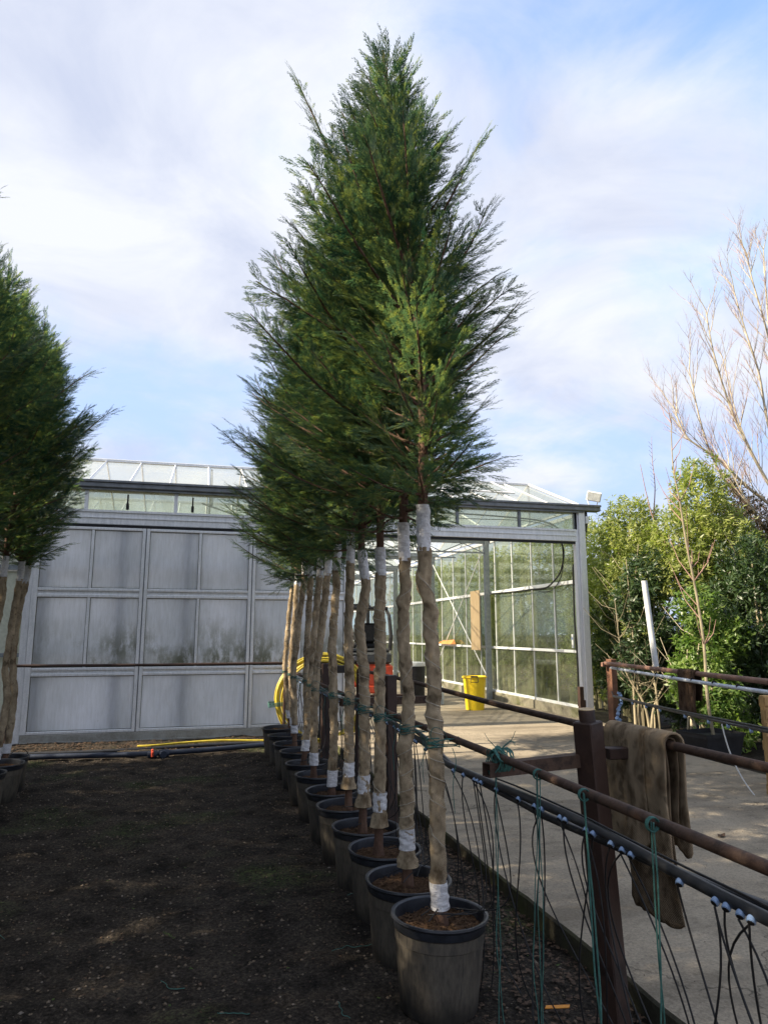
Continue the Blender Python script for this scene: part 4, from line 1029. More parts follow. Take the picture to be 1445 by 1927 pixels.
CR_B = mkcrown(29, 2.34, 4.98, .84, .50, nb=84, lean=(-.12,.0), extra=((3.95,-.62,-.1,.95),(2.75,-.95,-.15,.55),(3.4,-.62,-.1,.75),(2.30,-.35,-.3,.02),(2.34,.1,-.4,.05),(2.32,.3,.2,.0)))
CR_D = mkcrown(51, 2.34, 4.80, .84, .62, nb=84, lean=(-.05,-.03), extra=((2.8,-.95,.35,.55),(2.5,-.85,.2,.35),(3.3,.4,.3,.6),(2.30,-.3,-.35,.0),(2.3,.25,-.3,.0)))
CR_L = mkcrown(71, 2.36, 5.0, .74, .66, nb=84, lean=(.02,.0))
CR_C = CR_L

def wrap_tree(i, x, y, ctl, crown_m, label, group, zt, zb, rad=.032, ztop_white=.24, knots=(), flare=False, rz=0.0, crown_rz=None, seg=110, sides=18, string=True):
    """ctl: list of (z, dx, dy) of the trunk line. zt/zb top and bottom of the burlap"""
    r_ = random.Random(100+i)
    root = empty('conifer_tree', (x, y, Z0), 0, label, 'tree', group)
    zc = [c[0] for c in ctl]; xc = [c[1] for c in ctl]; yc = [c[2] for c in ctl]
    def line(z):
        return Vector((float(np.interp(z, zc, xc))+.006*float(vnoise(z*3.1+i*7, i, 2))*2, float(np.interp(z, zc, yc)), z-Z0))
    zs = list(np.linspace(zb, zt, seg))
    def ringtube(q, zs, fr, n=sides):
        base = len(q.v)
        for z in zs:
            c = line(z)
            for k in range(n):
                a = 2*math.pi*k/n; rr = fr(z, a); q.v.append((c.x+rr*math.cos(a), c.y+rr*math.sin(a), c.z))
        for j in range(len(zs)-1):
            for k in range(n):
                k2 = (k+1)%n; q.f.append((base+j*n+k, base+j*n+k2, base+(j+1)*n+k2, base+(j+1)*n+k)); q.mi.append(0)
    ph = r_.uniform(0,6); pitch = r_.uniform(.17,.24)
    def fr(z, a):
        sp = ((a/(2*math.pi) + z/pitch + ph) % 1.0)          # overlap edge of the strip winding round
        edge = .004*math.exp(-((sp-.5)/.07)**2) + .0085*sp
        nz = float(vnoise(z*11+i*13, a*1.6, 5+i))*.012 + float(vnoise(z*30, a*3+i, 9))*.005
        r0 = rad*(1.0-.10*(z-zb)/(zt-zb))
        for (kz, ka, kr, kw) in knots:
            r0 += kr*math.exp(-((z-kz)/kw)**2)*(.55+.45*math.cos(a-ka))
        if flare and z < zb+.10: r0 += .022*((zb+.10-z)/.10)
        return r0+edge+nz
    q = MB(); ringtube(q, zs, fr); q.build('burlap_wrap', M['burlap'], root, True)
    # string winding
    if string:
        q = MB(); pts = []; z = zb+.12; a = ph
        dirn = r_.choice([-1, 1])
        while z < zt-.03:
            c = line(z); rr = fr(z, a % (2*math.pi))+.0022
            pts.append((c.x+rr*math.cos(a), c.y+rr*math.sin(a), c.z)); a += .35*dirn; z += .35/(2*math.pi)*(.16+.10*math.sin(z*4+i*2))
        q.tube(pts, .0021, 4); q.build('string', M['string'], root, True)
    # white film at head and foot
    def frw(z, a): return fr(min(max(z, zb), zt), a)*.0 + rad*(.92 if z > 1 else 1.0)+(.0055 if z > 1 else .0105)+float(vnoise(z*60+i, a*2.2, 31))*.006+ .0015*math.sin(z*160+2*a)
    q = MB(); ringtube(q, list(np.linspace(zt-.02, zt+ztop_white, 24)), frw, 20); q.build('white_wrap', M['film'], root, True)
    q = MB(); b0 = zb-.095 if not flare else zb+.085; ringtube(q, list(np.linspace(b0, b0+r_.uniform(.085,.13), 16)), frw, 20); q.build('white_wrap', M['film'], root, True)
    # stem foot and stem between wrap and crown
    q = MB(); ringtube(q, [Z0-.03, Z0+.05, zb+.02], lambda z, a: rad*(.86+.25*max(0,(Z0+.06-z)/.06)), 12); q.build('trunk', M['bark'], root, True)
    cx_, cy_ = line(zt+.1).x, line(zt+.1).y
    q = MB(); ringtube(q, list(np.linspace(zt+.1, 2.62, 8)), lambda z, a: .026-.004*(z-zt), 12); q.build('trunk', M['bark'], root, True)
    fo = link('crown', crown_m[0], root, (cx_, cy_, 0), (0,0,crown_rz if crown_rz is not None else 0))
    wo = link('limbs', crown_m[1], root, (cx_, cy_, 0), (0,0,crown_rz if crown_rz is not None else 0)); wo['kind'] = 'stuff'; fo['kind'] = 'stuff'
    return root
GRT = 'burlap wrapped conifers in the front row'
z_ = lambda *a: list(a)
rows = [
 # y, ctl, crown, zt, zb, knots
 (3.31, [(.35,.015,0),(.52,.005,0),(1.1,.0,0),(1.45,-.004,0),(1.62,-.015,0),(1.76,-.018,0),(1.86,-.045,0),(2.05,-.045,0),(2.3,-.05,0)], CR_A, 2.07, .49, [(1.26,3.4,.010,.022),(1.23,0,.004,.03),(1.74,.2,.006,.05),(1.9,3,.004,.05)], False),
 (3.81, [(.35,.0,0),(.7,.005,0),(1.03,.0,0),(1.10,.012,0),(1.3,.012,0),(1.5,-.004,0),(1.72,-.012,0),(1.95,.0,0),(2.3,-.01,0)], CR_B, 2.07, .43, [(1.83,3.2,.014,.035),(1.05,3.3,.014,.045),(.75,3.1,.006,.1)], True),
 (4.34, [(.35,-.03,0),(.8,-.02,0),(1.3,-.02,0),(1.8,-.03,0),(2.0,-.02,0),(2.3,-.02,0)], CR_D, 2.03, .50, [(1.55,0,.006,.05),(1.75,3,.006,.05)], True),
 (4.84, [(.35,-.02,0),(.8,-.005,0),(1.3,-.01,0),(1.75,-.04,0),(1.95,.0,0),(2.3,-.03,0)], CR_C, 2.04, .50, [(1.4,0,.008,.05)], True),
 (5.41, [(.35,.005,0),(1.0,.01,0),(1.6,.0,0),(2.3,.01,0)], CR_B, 2.21, .50, [(1.2,0,.006,.05)], True),
 (5.96, [(.35,-.01,0),(.9,.0,0),(1.5,-.02,0),(2.3,.015,0)], CR_D, 2.20, .50, [(1.5,3,.008,.05)], False),
 (6.65, [(.35,-.05,0),(.9,-.06,0),(1.5,-.02,0),(2.3,.06,0)], CR_C, 2.21, .55, [], False),
 (7.28, [(.35,-.05,0),(1.0,.0,0),(1.5,.03,0),(2.3,.08,0)], CR_A, 2.24, .58, [], False),
 (7.89, [(.35,.07,0),(1.2,.05,0),(2.3,.08,0)], CR_D, 2.28, .58, [], False),
 (8.55, [(.35,.03,0),(1.2,.0,0),(2.3,.10,0)], CR_B, 2.36, .58, [], False),
 (9.23, [(.35,.10,0),(1.2,.05,0),(2.3,.11,0)], CR_C, 2.28, .58, [], False),
 (9.87, [(.35,.15,0),(1.2,.05,0),(2.3,.13,0)], CR_D, 2.30, .60, [], False),
]
rzs = [0, .1, -.35, .5, -.5, .25, -.2, .45, -.1, -.45, .2, .6]
for i, (y, ctl, cm, zt, zb, kn, fl) in enumerate(rows):
    lab = ('tallest looking conifer nearest the camera, burlap trunk with a rolled fold above the twine' if i == 0 else
           'second conifer, its burlap flaring like a boot into the pot' if i == 1 else
           'conifer at the far end of the row by the yellow hose coil' if i == 11 else
           f'{ordn[i]} conifer from the front, trunk wrapped in burlap with white bands')
    wrap_tree(i, 1.13 if i < 2 else 1.145, y, ctl, cm, lab, GRT, zt, zb, .0315 if i < 9 else .031, (.215,.20,.16,.19,.24,.21,.17,.20,.13,.18,.14,.18)[i], kn, fl, crown_rz=rzs[i],
              seg=220 if i < 5 else 90, sides=24 if i < 5 else 14)
# twine ties round trunk and rail
for i, (y, ctl, cm, zt, zb, kn, fl) in enumerate(rows):
    r_ = random.Random(300+i); cx_ = (1.13 if i < 2 else 1.145)+float(np.interp(1.12, [c[0] for c in ctl], [c[1] for c in ctl]))
    q = MB(); x0, x1 = cx_, 1.232
    for k in range(9 if i < 6 else 6):
        x1 = 1.232
        zc_ = 1.112+.0055*k+r_.uniform(-.002,.002); tilt = r_.uniform(-.006,.006); ra = .0415+r_.uniform(0,.003); rb = .020
        if k % 3: rb = .020; x1 = cx_+.012
        pts = []
        for j in range(25):
            a = 2*math.pi*j/24; c = math.cos(a); s = math.sin(a)
            cxx = x0+(x1-x0)*(.5+.5*math.tanh(4*c)); rr = ra+(rb-ra)*(.5+.5*math.tanh(4*c))
            pts.append((cxx+rr*c-x0, s*rr, zc_+tilt*c+.004*math.sin(3*a+k)))
        q.tube(pts, .0024, 5)
    pts = spline([(.05,-.04,1.13),(.02,-.065,1.19),(-.03,-.07,1.21),(-.045,-.06,1.17),(0,-.052,1.13)],4) if i % 2 == 0 else spline([(.06,-.04,1.12),(.07,-.06,1.02),(.05,-.05,.93)],4)
    q.tube(pts, .0018, 4)
    q.tube(spline([(.07,-.04,1.11),(.08,-.06,1.05),(.06,-.07,.95),(.07,-.06,.86-.05*r_.random())],4), .0018, 4)
    tag(q.build('twine_tie', M['twine'], None, True, (x0, y, 0)),
        ('teal twine wound round the nearest trunk and the rusty rail' if i == 0 else f'teal twine binding the {ordn[i]} wrapped trunk to the rail'), 'twine', 'twine ties along the rusty rail')
# left hand row
GL = 'conifers in the left hand row'
lrow = [(8.42,-1.87),(8.0,-1.84),(7.45,-1.86),(6.8,-1.93),(6.2,-1.98),(5.5,-2.05)]
names = ['conifer at the far end of the left row, closest to the panel wall','left row conifer just before its last one','third conifer from the wall end of the left row',
         'left row conifer fourth from the wall end, only branches in view','left row conifer fifth from the wall end, branch tips in view','nearest left row conifer, a single twig tip in view']
for i, (y, x) in enumerate(lrow):
    lx = (i%3-1)*.02
    wrap_tree(40+i, x, y, [(.35,-.03-lx,0),(1.0,.03,0),(1.3,-.02,0),(1.9,.02+lx,0),(2.3,.05,0)], CR_L if i % 2 == 0 else CR_C, names[i], GL, 2.2, .5, .030, .18,
              crown_rz=(0,math.pi*.9,-.4,2.8,.5,-.3)[i], seg=50, sides=10, string=False)
    pot(x, y, 1.0, ('black pot with wire handle at the far end of the left row','black pot next to the last one of the left row','left row black pot cut by the left edge of the picture','left row black pot just outside the left edge','black pot of the left row under the fifth conifer from the wall','nearest black pot of the left row')[i], 'black pots in the left row', 50+i)
q = MB(); q.tube(bez((-1.81,8.22,.38),(-1.77,8.2,.48),(-1.70,8.4,.48),(-1.68,8.5,.38),10), .004, 5)
tag(q.build('wire_handle', M['rubber'], None, True), 'thin black wire handle standing up on the far left pot', 'wire')
# rows further left, outside the picture, that shade the ground
k = 0
for rx, yl in ((-4.4, (9.9,9.25,8.6,7.9,7.2,6.5,5.8,5.1,4.4,3.7,3.0,2.3)), (-7.0, (9.9,9.25,8.6,7.9,7.2,6.5,5.8,5.1,4.4,3.7,3.0,2.3)), (-2.05, (4.85,4.25,3.65,3.05,2.45,1.85,1.25))):
    for y in yl:
        t_ = empty('conifer_tree', (rx, y, 0), 0, 'unseen conifer of the further left rows, put in to shade the ground', 'tree', 'conifers in rows off to the left')
        m_ = (CR_L, CR_C, CR_D)[k % 3]; k += 1
        c_ = link('crown', m_[0], t_, (0,0,Z0), (0,0,k*1.3)); c_['kind'] = 'stuff'; link('limbs', m_[1], t_, (0,0,Z0), (0,0,k*1.3))['kind'] = 'stuff'
        q = MB(); q.tube([(0,0,.0),(0,0,2.6)], .04, 8); q.build('trunk', M['burlap'], t_, True)
        if rx > -3: t_.scale = (.9, .9, 1)

# ---------------------------------------------------------------- leafy shrubs
def leaf_template(fold=.25):
    V = [(0,0,0),(.30,.16,.04),(.30,-.16,.04),(.65,.15,.03),(.65,-.15,.03),(1,0,-.08),(.3,0,-.01),(.65,0,-.03)]
    T = [(0,6,1),(0,2,6),(1,6,7),(1,7,3),(6,2,4),(6,4,7),(3,7,5),(7,4,5)]
    return np.array(V), np.array(T)
def leaf_simple():
    return np.array([(0,0,0),(.45,.17,.05),(1,0,-.06),(.45,-.17,.05)]), np.array([(0,3,1),(3,2,1)])
LT = leaf_simple()
def leaf_mass(name, mat, parent, blobs, nclus, leaf=.09, per=9, seed=1, width=1.0, hang=.0, shell=.55):
    rn = np.random.RandomState(seed); vol = np.array([b_[3]*b_[4]*b_[5] for b_ in blobs]); pr_ = vol**.75; pr_ /= pr_.sum()
    ch = rn.choice(len(blobs), nclus, p=pr_); B = np.array(blobs)[ch]
    d = rn.normal(size=(nclus,3)); d /= np.linalg.norm(d, axis=1)[:,None]
    rad = shell+(1-shell)*rn.rand(nclus)**.8
    lump = 1+.22*np.sin(d[:,0]*7+ch)*np.sin(d[:,1]*6+seed)*np.cos(d[:,2]*8)
    c = B[:,:3]+d*B[:,3:6]*(rad*lump)[:,None]
    sh = d*.7+np.array([0,0,.55])+rn.normal(size=(nclus,3))*.35; sh /= np.linalg.norm(sh, axis=1)[:,None]
    P_ = np.repeat(c, per, 0); A = np.repeat(sh, per, 0); n = len(P_)
    u = rn.normal(size=(n,3)); u -= (u*A).sum(1)[:,None]*A; u /= np.linalg.norm(u, axis=1)[:,None]
    dr = A*rn.uniform(.15,1.0,(n,1))+u*rn.uniform(.5,1.0,(n,1)); dr[:,2] -= hang; dr /= np.linalg.norm(dr, axis=1)[:,None]
    P_ = P_+A*rn.uniform(-.10,.06,(n,1))
    nn = A+rn.normal(size=(n,3))*.45; Y_ = np.cross(nn, dr); Y_ /= np.linalg.norm(Y_, axis=1)[:,None]+1e-9; Z_ = np.cross(dr, Y_)
    s_ = leaf*rn.uniform(.6,1.25,n); tv, tf = LT
    X = P_[:,None]+s_[:,None,None]*(tv[None,:,0:1]*dr[:,None]+tv[None,:,1:2]*width*Y_[:,None]+tv[None,:,2:3]*Z_[:,None])
    Fq = (tf[None]+(np.arange(n)*len(tv))[:,None,None]).reshape(-1,3)
    o = link(name, npmesh(name, X.reshape(-1,3), Fq, mat), parent); o['kind'] = 'stuff'; return o
def stems(parent, base, tops, r0, mat, seed, name='stem', twigs=6):
    r_ = random.Random(seed)
    for tx, ty, tz in tops:
        bx, by = base[0]+r_.uniform(-.3,.3), base[1]+r_.uniform(-.3,.3)
        mid = Vector(((bx+tx)/2+r_.uniform(-.15,.15),(by+ty)/2+r_.uniform(-.15,.15),tz*.5))
        pts = spline([(bx,by,-.05),(bx*.8+mid.x*.2,by*.8+mid.y*.2,tz*.22),mid,(tx,ty,tz)],5)
        q = MB(); q.tube(pts, [r0*(1-.8*k/len(pts)) for k in range(len(pts))], 8)
        for _ in range(twigs):
            k = r_.randrange(5,len(pts)-1); a = r_.uniform(0,6.28); L = r_.uniform(.3,.9); d = Vector((math.cos(a),math.sin(a),r_.uniform(.3,1.0))).normalized()
            p = pts[k]; q.tube([p, p+d*L*.5+Vector((0,0,-.03)), p+d*L+Vector((0,0,.22*L))], [r0*.22,r0*.14,.003], 5)
        q.build(name, mat, parent, True)
def shrub(name, loc, label, mat, blobs, ncl, leaf, seed, tops, r0=.05, bark='graybark', cat='shrub', per=9, width=1.0, hang=0., shell=.5, group=None, twigs=6):
    s = empty(name, loc, 0, label, cat, group)
    stems(s, (0,0), tops, r0, M[bark], seed, twigs=twigs)
    leaf_mass('foliage', M[mat], s, blobs, ncl, leaf, per, seed, width, hang, shell)
    return s
shrub('tall_laurel', (8.5,10.4,0), 'tallest olive green leafy shrub right of the greenhouse corner', 'laurel',
      [(.05,0,4.0,.48,.6,.78),(-.25,.1,3.2,.6,.7,.7),(.45,-.1,3.0,.75,.7,.85),(-.5,0,2.6,.55,.6,.5),(.5,.0,2.2,.7,.7,.6)], 3300, .10, 4,
      [(.0,0,4.2),(-.4,.1,3.4),(.5,.0,3.4),(.2,.2,3.6),(-.6,0,2.6)], .05, width=.8, hang=.15)
shrub('leafy_shrub', (7.95,11.6,0), 'olive green shrub right behind the floodlight corner', 'laurel',
      [(0,0,3.55,.62,.6,.72),(.3,-.1,2.9,.6,.6,.6),(-.25,0,2.7,.4,.5,.5),(-.1,-.2,1.75,.28,.3,.35)], 1700, .10, 9, [(0,0,3.9),(.4,0,3.4),(-.3,0,3.2),(.2,.2,3.0),(.6,-.1,2.7)], .06, width=.75, hang=.2, twigs=14)
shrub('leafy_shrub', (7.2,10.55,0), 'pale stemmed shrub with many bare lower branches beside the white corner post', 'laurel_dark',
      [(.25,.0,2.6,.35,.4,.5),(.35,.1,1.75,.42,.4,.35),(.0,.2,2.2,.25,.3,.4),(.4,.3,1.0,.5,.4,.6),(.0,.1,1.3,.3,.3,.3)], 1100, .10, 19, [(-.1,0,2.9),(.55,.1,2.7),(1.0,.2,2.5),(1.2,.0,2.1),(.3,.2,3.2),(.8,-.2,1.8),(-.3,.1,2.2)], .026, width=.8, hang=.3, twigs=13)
shrub('low_laurel', (7.45,9.2,0), 'low bright green laurel growing through the far fence', 'laurel_bright',
      [(0,0,1.35,.42,.4,.40),(.0,-.2,.75,.40,.35,.45),(-.3,.1,.9,.25,.3,.4),(.35,-.1,1.6,.35,.3,.3),(-.1,0,2.05,.35,.3,.35),(.1,-.3,.25,.4,.3,.28)], 1300, .085, 14, [(.1,0,2.2),(.35,0,1.7),(-.3,0,1.4)], .03, 'palebark', width=1.15, hang=.25)
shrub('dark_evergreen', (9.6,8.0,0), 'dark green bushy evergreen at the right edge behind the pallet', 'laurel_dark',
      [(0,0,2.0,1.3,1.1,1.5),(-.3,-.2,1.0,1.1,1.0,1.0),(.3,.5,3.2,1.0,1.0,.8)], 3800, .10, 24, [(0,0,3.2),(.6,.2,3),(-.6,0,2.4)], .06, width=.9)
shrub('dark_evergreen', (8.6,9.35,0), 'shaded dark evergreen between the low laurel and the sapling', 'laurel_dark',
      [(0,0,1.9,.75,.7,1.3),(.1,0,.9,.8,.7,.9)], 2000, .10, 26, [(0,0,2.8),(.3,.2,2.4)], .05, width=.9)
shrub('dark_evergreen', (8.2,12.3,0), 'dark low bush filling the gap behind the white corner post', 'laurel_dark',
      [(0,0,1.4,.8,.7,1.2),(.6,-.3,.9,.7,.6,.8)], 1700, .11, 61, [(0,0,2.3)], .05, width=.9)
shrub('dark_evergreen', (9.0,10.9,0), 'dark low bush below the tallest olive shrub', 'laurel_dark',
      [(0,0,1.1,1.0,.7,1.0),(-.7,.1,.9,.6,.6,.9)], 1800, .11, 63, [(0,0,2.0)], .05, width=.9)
shrub('brown_topped_shrub', (10.0,10.9,0), 'shrub with brownish leaf tops left of the tall bare tree', 'rustleaf',
      [(-.35,0,4.05,.42,.5,.48),(.3,.2,3.7,.7,.6,.55),(.9,0,3.3,.8,.7,.7),(0,0,2.7,1.1,.9,.8)], 2200, .085, 31, [(-.3,0,4.1),(.3,0,3.8),(.9,.1,3.5)], .05, width=.8)
shrub('dark_evergreen', (12.2,10.2,0), 'tall dark evergreen behind the bare tree at right', 'laurel_dark',
      [(0,0,2.7,1.6,1.2,1.7),(-1.0,.2,2.0,1.0,1.0,1.4)], 2600, .11, 35, [(0,0,3.8),(-.7,.2,3)], .07, width=.9)
shrub('dark_evergreen', (8.3,6.2,0), 'dark evergreen right of the pallet, partly in the frame', 'laurel_dark',
      [(0,0,1.6,.8,.9,1.4),(.3,0,2.4,.7,.8,1.0)], 1800, .10, 38, [(0,0,2.8)], .06, width=.9)
HB = shrub('hedge_bush', (8.8,14.6,0), 'bush behind the glass side wall nearest the corner', 'laurel',
      [(0,0,3.4,.95,1.0,1.0),(.3,.4,2.4,1.0,1.1,1.1),(-.1,-.3,1.4,.8,1.0,1.2)], 2400, .11, 41, [(0,0,4.0),(.3,.4,3.4),(-.3,-.3,3.2),(.1,.6,3)], .06, width=.85, hang=.15, group='bushes along the glass side wall')
HB['label'] = 'bush behind the glass side wall nearest the corner, crown rising over the roof'
for k, (x, y, s, rz) in enumerate(((8.75,16.9,.98,1.1),(8.7,19.2,.95,2.2),(8.9,21.6,1.0,3.4),(8.8,24.0,.95,4.1),(9.0,26.6,1.0,5.2),(9.0,29.4,.95,.4),(8.75,13.0,.92,2.9))):
    c = copy_tree(HB); c.location = (x, y, 0); c.scale = (s, s, s); c.rotation_euler.z = rz
    c['label'] = ['bush seen through the panes just past the first grey steel post','bush seen through the panes behind the crossed braces','bush seen through the panes above the black barrel',
                  'bush behind the glass beyond the crossed braces','bush behind the far glass side wall panes','farthest bush behind the glass side wall','bush pressed close to the outside of the first glass panes'][k]

# unseen tall hedge, added left of the rows to shade the foreground
LH = empty('shade_hedge', (-10.2,1.2,0), 0, 'tall dark unseen hedge added left of the nursery rows for shade', 'hedge')
q = MB(); q.tube([(0,-6,0),(0,-6,5)], .1, 8)
hb = MB(); n_ = 60
for j in range(30):
    for k in range(n_):
        t_ = k/(n_-1); yy = -7.5+14.6*t_; zz_ = 6.3*j/29
        pass
hv = []; hf = []
for side in (0, 1):
    for j in range(24):
        for k in range(60):
            yy = -7.5+14.6*k/59; zz_ = 6.2*j/23*(1+.05*math.sin(yy*2.1)); w_ = .7*(1-(j/23)**4)+.25*float(vnoise(yy*1.7, zz_*1.7, 3+side))
            hv.append(((-w_ if side == 0 else w_), yy, zz_))
for side in (0, 1):
    for j in range(23):
        for k in range(59):
            a = side*1440+j*60+k; e = (a, a+1, a+61, a+60); hf.append(e if side == 0 else e[::-1])
for k in range(59): hf.append((23*60+k, 23*60+k+1, 1440+23*60+k+1, 1440+23*60+k))
for j in range(23):
    hf.append((j*60, (j+1)*60, 1440+(j+1)*60, 1440+j*60)); hf.append((j*60+59, 1440+j*60+59, 1440+(j+1)*60+59, (j+1)*60+59))
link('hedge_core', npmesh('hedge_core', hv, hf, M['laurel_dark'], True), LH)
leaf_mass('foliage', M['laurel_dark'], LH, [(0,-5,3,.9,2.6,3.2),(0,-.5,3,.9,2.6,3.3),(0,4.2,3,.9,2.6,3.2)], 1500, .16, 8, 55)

# ---------------------------------------------------------------- tall bare tree at the right
BTREE = empty('bare_tree', (11.65,11.0,0), 0, 'tall leafless tree with pale yellowish branches at the right edge', 'tree')
r_ = random.Random(77); limb = MB(); tw = MB()
T0 = Vector((11.3,11.0,0))
def L3(*p): return [Vector(a)-T0 for a in p]
q = MB(); q.tube(spline(L3((11.3,11,-.05),(11.25,11,1.2),(11.15,11,2.4),(11.05,11.05,3.6)),4), [.16-.004*i for i in range(13)], 10); q.build('trunk', M['palebark'], BTREE, True)
limbs_ = [
 ((11.15,11,2.6),(10.5,11,3.15),(9.9,11,3.95),(9.26,11,4.6),(8.9,11,5.5),(8.7,11,6.7)),
 ((11.1,11,2.9),(10.4,10.8,3.8),(9.6,10.8,4.4),(9.0,10.8,4.9),(8.45,10.9,5.3),(8.2,10.9,5.9)),
 ((11.05,11,3.3),(10.5,11.1,4.4),(10.0,11.1,5.3),(9.66,11.1,6.1),(9.3,11,7.1),(9.2,11,8.0)),
 ((11.05,11,3.5),(10.75,11,4.6),(10.45,11,5.7),(10.34,11,6.8),(10.1,11,7.7),(9.9,11,8.6)),
 ((11.05,11.05,3.6),(10.95,11,5.0),(10.85,11,6.2),(10.64,11,7.7),(10.4,11,8.8),(10.32,11,9.4)),
 ((11.05,11.05,3.6),(11.1,11.2,5.0),(11.15,11.3,6.5),(11.0,11.3,8.0),(10.96,11.2,9.7)),
 ((11.05,11.05,3.4),(11.7,11.2,4.8),(12.1,11.3,6.4),(12.2,11.3,8.0),(12.3,11.2,9.2)),
 ((11.2,11,2.3),(10.6,10.6,3.0),(9.9,10.4,3.5),(9.2,10.3,3.9),(8.8,10.3,4.6)),
 ((11.15,11,2.2),(10.3,10.7,2.5),(9.6,10.6,3.0),(9.0,10.5,3.2)),
 ((11.1,11,3.1),(11.0,11.6,4.5),(10.7,12.0,6.0),(10.5,12.1,7.5)),
]
def grow(p, d, L, r0, depth):
    n = 5; pts = [p.copy()]; q_ = p.copy(); dd = d.copy()
    for k in range(n):
        dd = (dd+Vector((r_.uniform(-.14,.14),r_.uniform(-.14,.14),.045+r_.uniform(-.06,.08)))).normalized(); q_ = q_+dd*L/n; pts.append(q_.copy())
    (limb if depth == 0 else tw).tube(pts, [r0*(1-.75*k/n) for k in range(n+1)], 5 if depth == 0 else 3, False)
    if depth < 2:
        for _ in range(6 if depth == 0 else 3):
            t_ = r_.uniform(.2,1); k = min(n-1, int(t_*n)); a = r_.uniform(0,6.28)
            nd = (dd+Vector((math.cos(a),math.sin(a),.25))*.62).normalized(); grow(pts[k].lerp(pts[k+1], t_*n-k), nd, L*r_.uniform(.3,.55), r0*.42, depth+1)
for li, lp in enumerate(limbs_):
    pts = spline(L3(*lp), 5); n = len(pts); r0 = .042-.0016*li
    q = MB(); q.tube(pts, [r0*(1-.85*(k/n)**.8)+.003 for k in range(n)], 7); q.build('branch', M['palebark'], BTREE, True)
    for k in range(4, n):
        for _ in range(1 if k < 9 else 2):
            if r_.random() < .62:
                a = r_.uniform(0,6.28); T = (pts[k]-pts[k-1]).normalized()
                d = (T+Vector((math.cos(a)*.6,math.sin(a)*.6,.35))).normalized(); grow(pts[k], d, r_.uniform(.5,1.3)*(1-.35*k/n), .009, 0)
limb.build('small_branches', M['palebark'], BTREE, True)['kind'] = 'stuff'
tw.build('twigs', M['twig'], BTREE)['kind'] = 'stuff'
SB = empty('dead_shoot', (7.95,10.9,3.7), 0, 'forked bare shoot sticking up above the olive shrubs', 'branch')
q = MB(); q.tube(spline([(.25,0,-.5),(0,0,0),(-.12,0,.5),(-.2,0,1.0)],4), [.014-.0008*k for k in range(13)], 5); q.tube(spline([(0,0,0),(.08,0,.6),(.06,.0,1.1),(.08,0,1.55)],4), [.012-.0008*k for k in range(13)], 5)
for k in range(12): 
    zz_ = .5+.08*k; q.tube([(.07,0,zz_),(.07+rnd.choice([-1,1])*.07,0,zz_+.07)], .003, 3)
q.build('shoot', M['twig'], SB, True)

# ---------------------------------------------------------------- hanging twine strands
def strand(name, label, x, y, zt, zb, loops=2, seed=1, thick=.0018):
    r_ = random.Random(seed); q = MB()
    for l in range(loops):
        pts = []; n = 26; ox = r_.uniform(-.012,.012)
        for k in range(n):
            t_ = k/(n-1); z = zt+(zb-zt)*t_
            amp = .022*t_*(.6+.4*math.sin(t_*17+seed+l))+.003
            pts.append((ox*(t_*2)+amp*math.sin(t_*9+l*2.4+seed), (l-.5)*.012+amp*math.cos(t_*7+seed+l)+.05*t_*math.sin(seed), z))
        q.tube(pts, thick, 5)
    for k in range(3):
        q.tube([(.0185*math.cos(a*.6),.005*k-.005,1.145+.0185*math.sin(a*.6)) for a in range(12)], .0019, 5)
    for _ in range(2):
        a = r_.uniform(0,6); q.tube(spline([(0,0,zb+.01),(.05*math.cos(a),.05*math.sin(a),zb),(.12*math.cos(a+.5),.12*math.sin(a+.5),zb+.004)],4), thick*.8, 4)
    return tag(q.build(name, M['twine'], None, True, (x, y, 0)), label, 'twine', 'twine strands hanging from the rail')
strand('hanging_twine', 'long teal twine falling from the bundle on the square arm', 1.205, 2.775, 1.15, .0, 2, 3)
strand('hanging_twine', 'doubled teal twine hanging between the arm and the brown post', 1.215, 2.42, 1.15, -.02, 3, 8)
strand('hanging_twine', 'thick teal twine hanging in front of the brown post', 1.205, 2.09, 1.15, -.02, 2, 5, .0030)
strand('hanging_twine', 'teal twine hanging near the sack at the right', 1.20, 1.735, 1.15, .05, 2, 13, .0024)
q = MB(); r_ = random.Random(4)
for k in range(16):
    a0 = r_.uniform(-.04,.05); pts = []
    for j in range(17):
        a = 2*math.pi*j/16; pts.append((a0+.012*math.sin(a*2+k)+.0, .040*math.cos(a)+.0, .040*math.sin(a)*1.25+.0))
    rot = r_.uniform(-.5,.5)
    q.tube([(p[0]+p[1]*rot*.4, p[1]+.0, p[2]) for p in pts], .0024, 5)
for k in range(5):
    q.tube([( .02*math.cos(a*.5)+.01*k-.02, .03*math.sin(a*.5)-.04+.06*k*.2, .03+.024*math.sin(a*.5)) for a in range(13)], .0024, 5)
for k in range(5):
    a = r_.uniform(0,6.28); q.tube(spline([(0,0,.04),(.05*math.cos(a),.05*math.sin(a),.08),(.07*math.cos(a),.07*math.sin(a),.06+.015*k)],4), .0012, 4)
tag(q.build('twine_bundle', M['twine'], None, True, (1.228,2.795,1.128), (0,0,R(13))), 'knotted bundle of teal twine on the square arm and rail', 'twine')

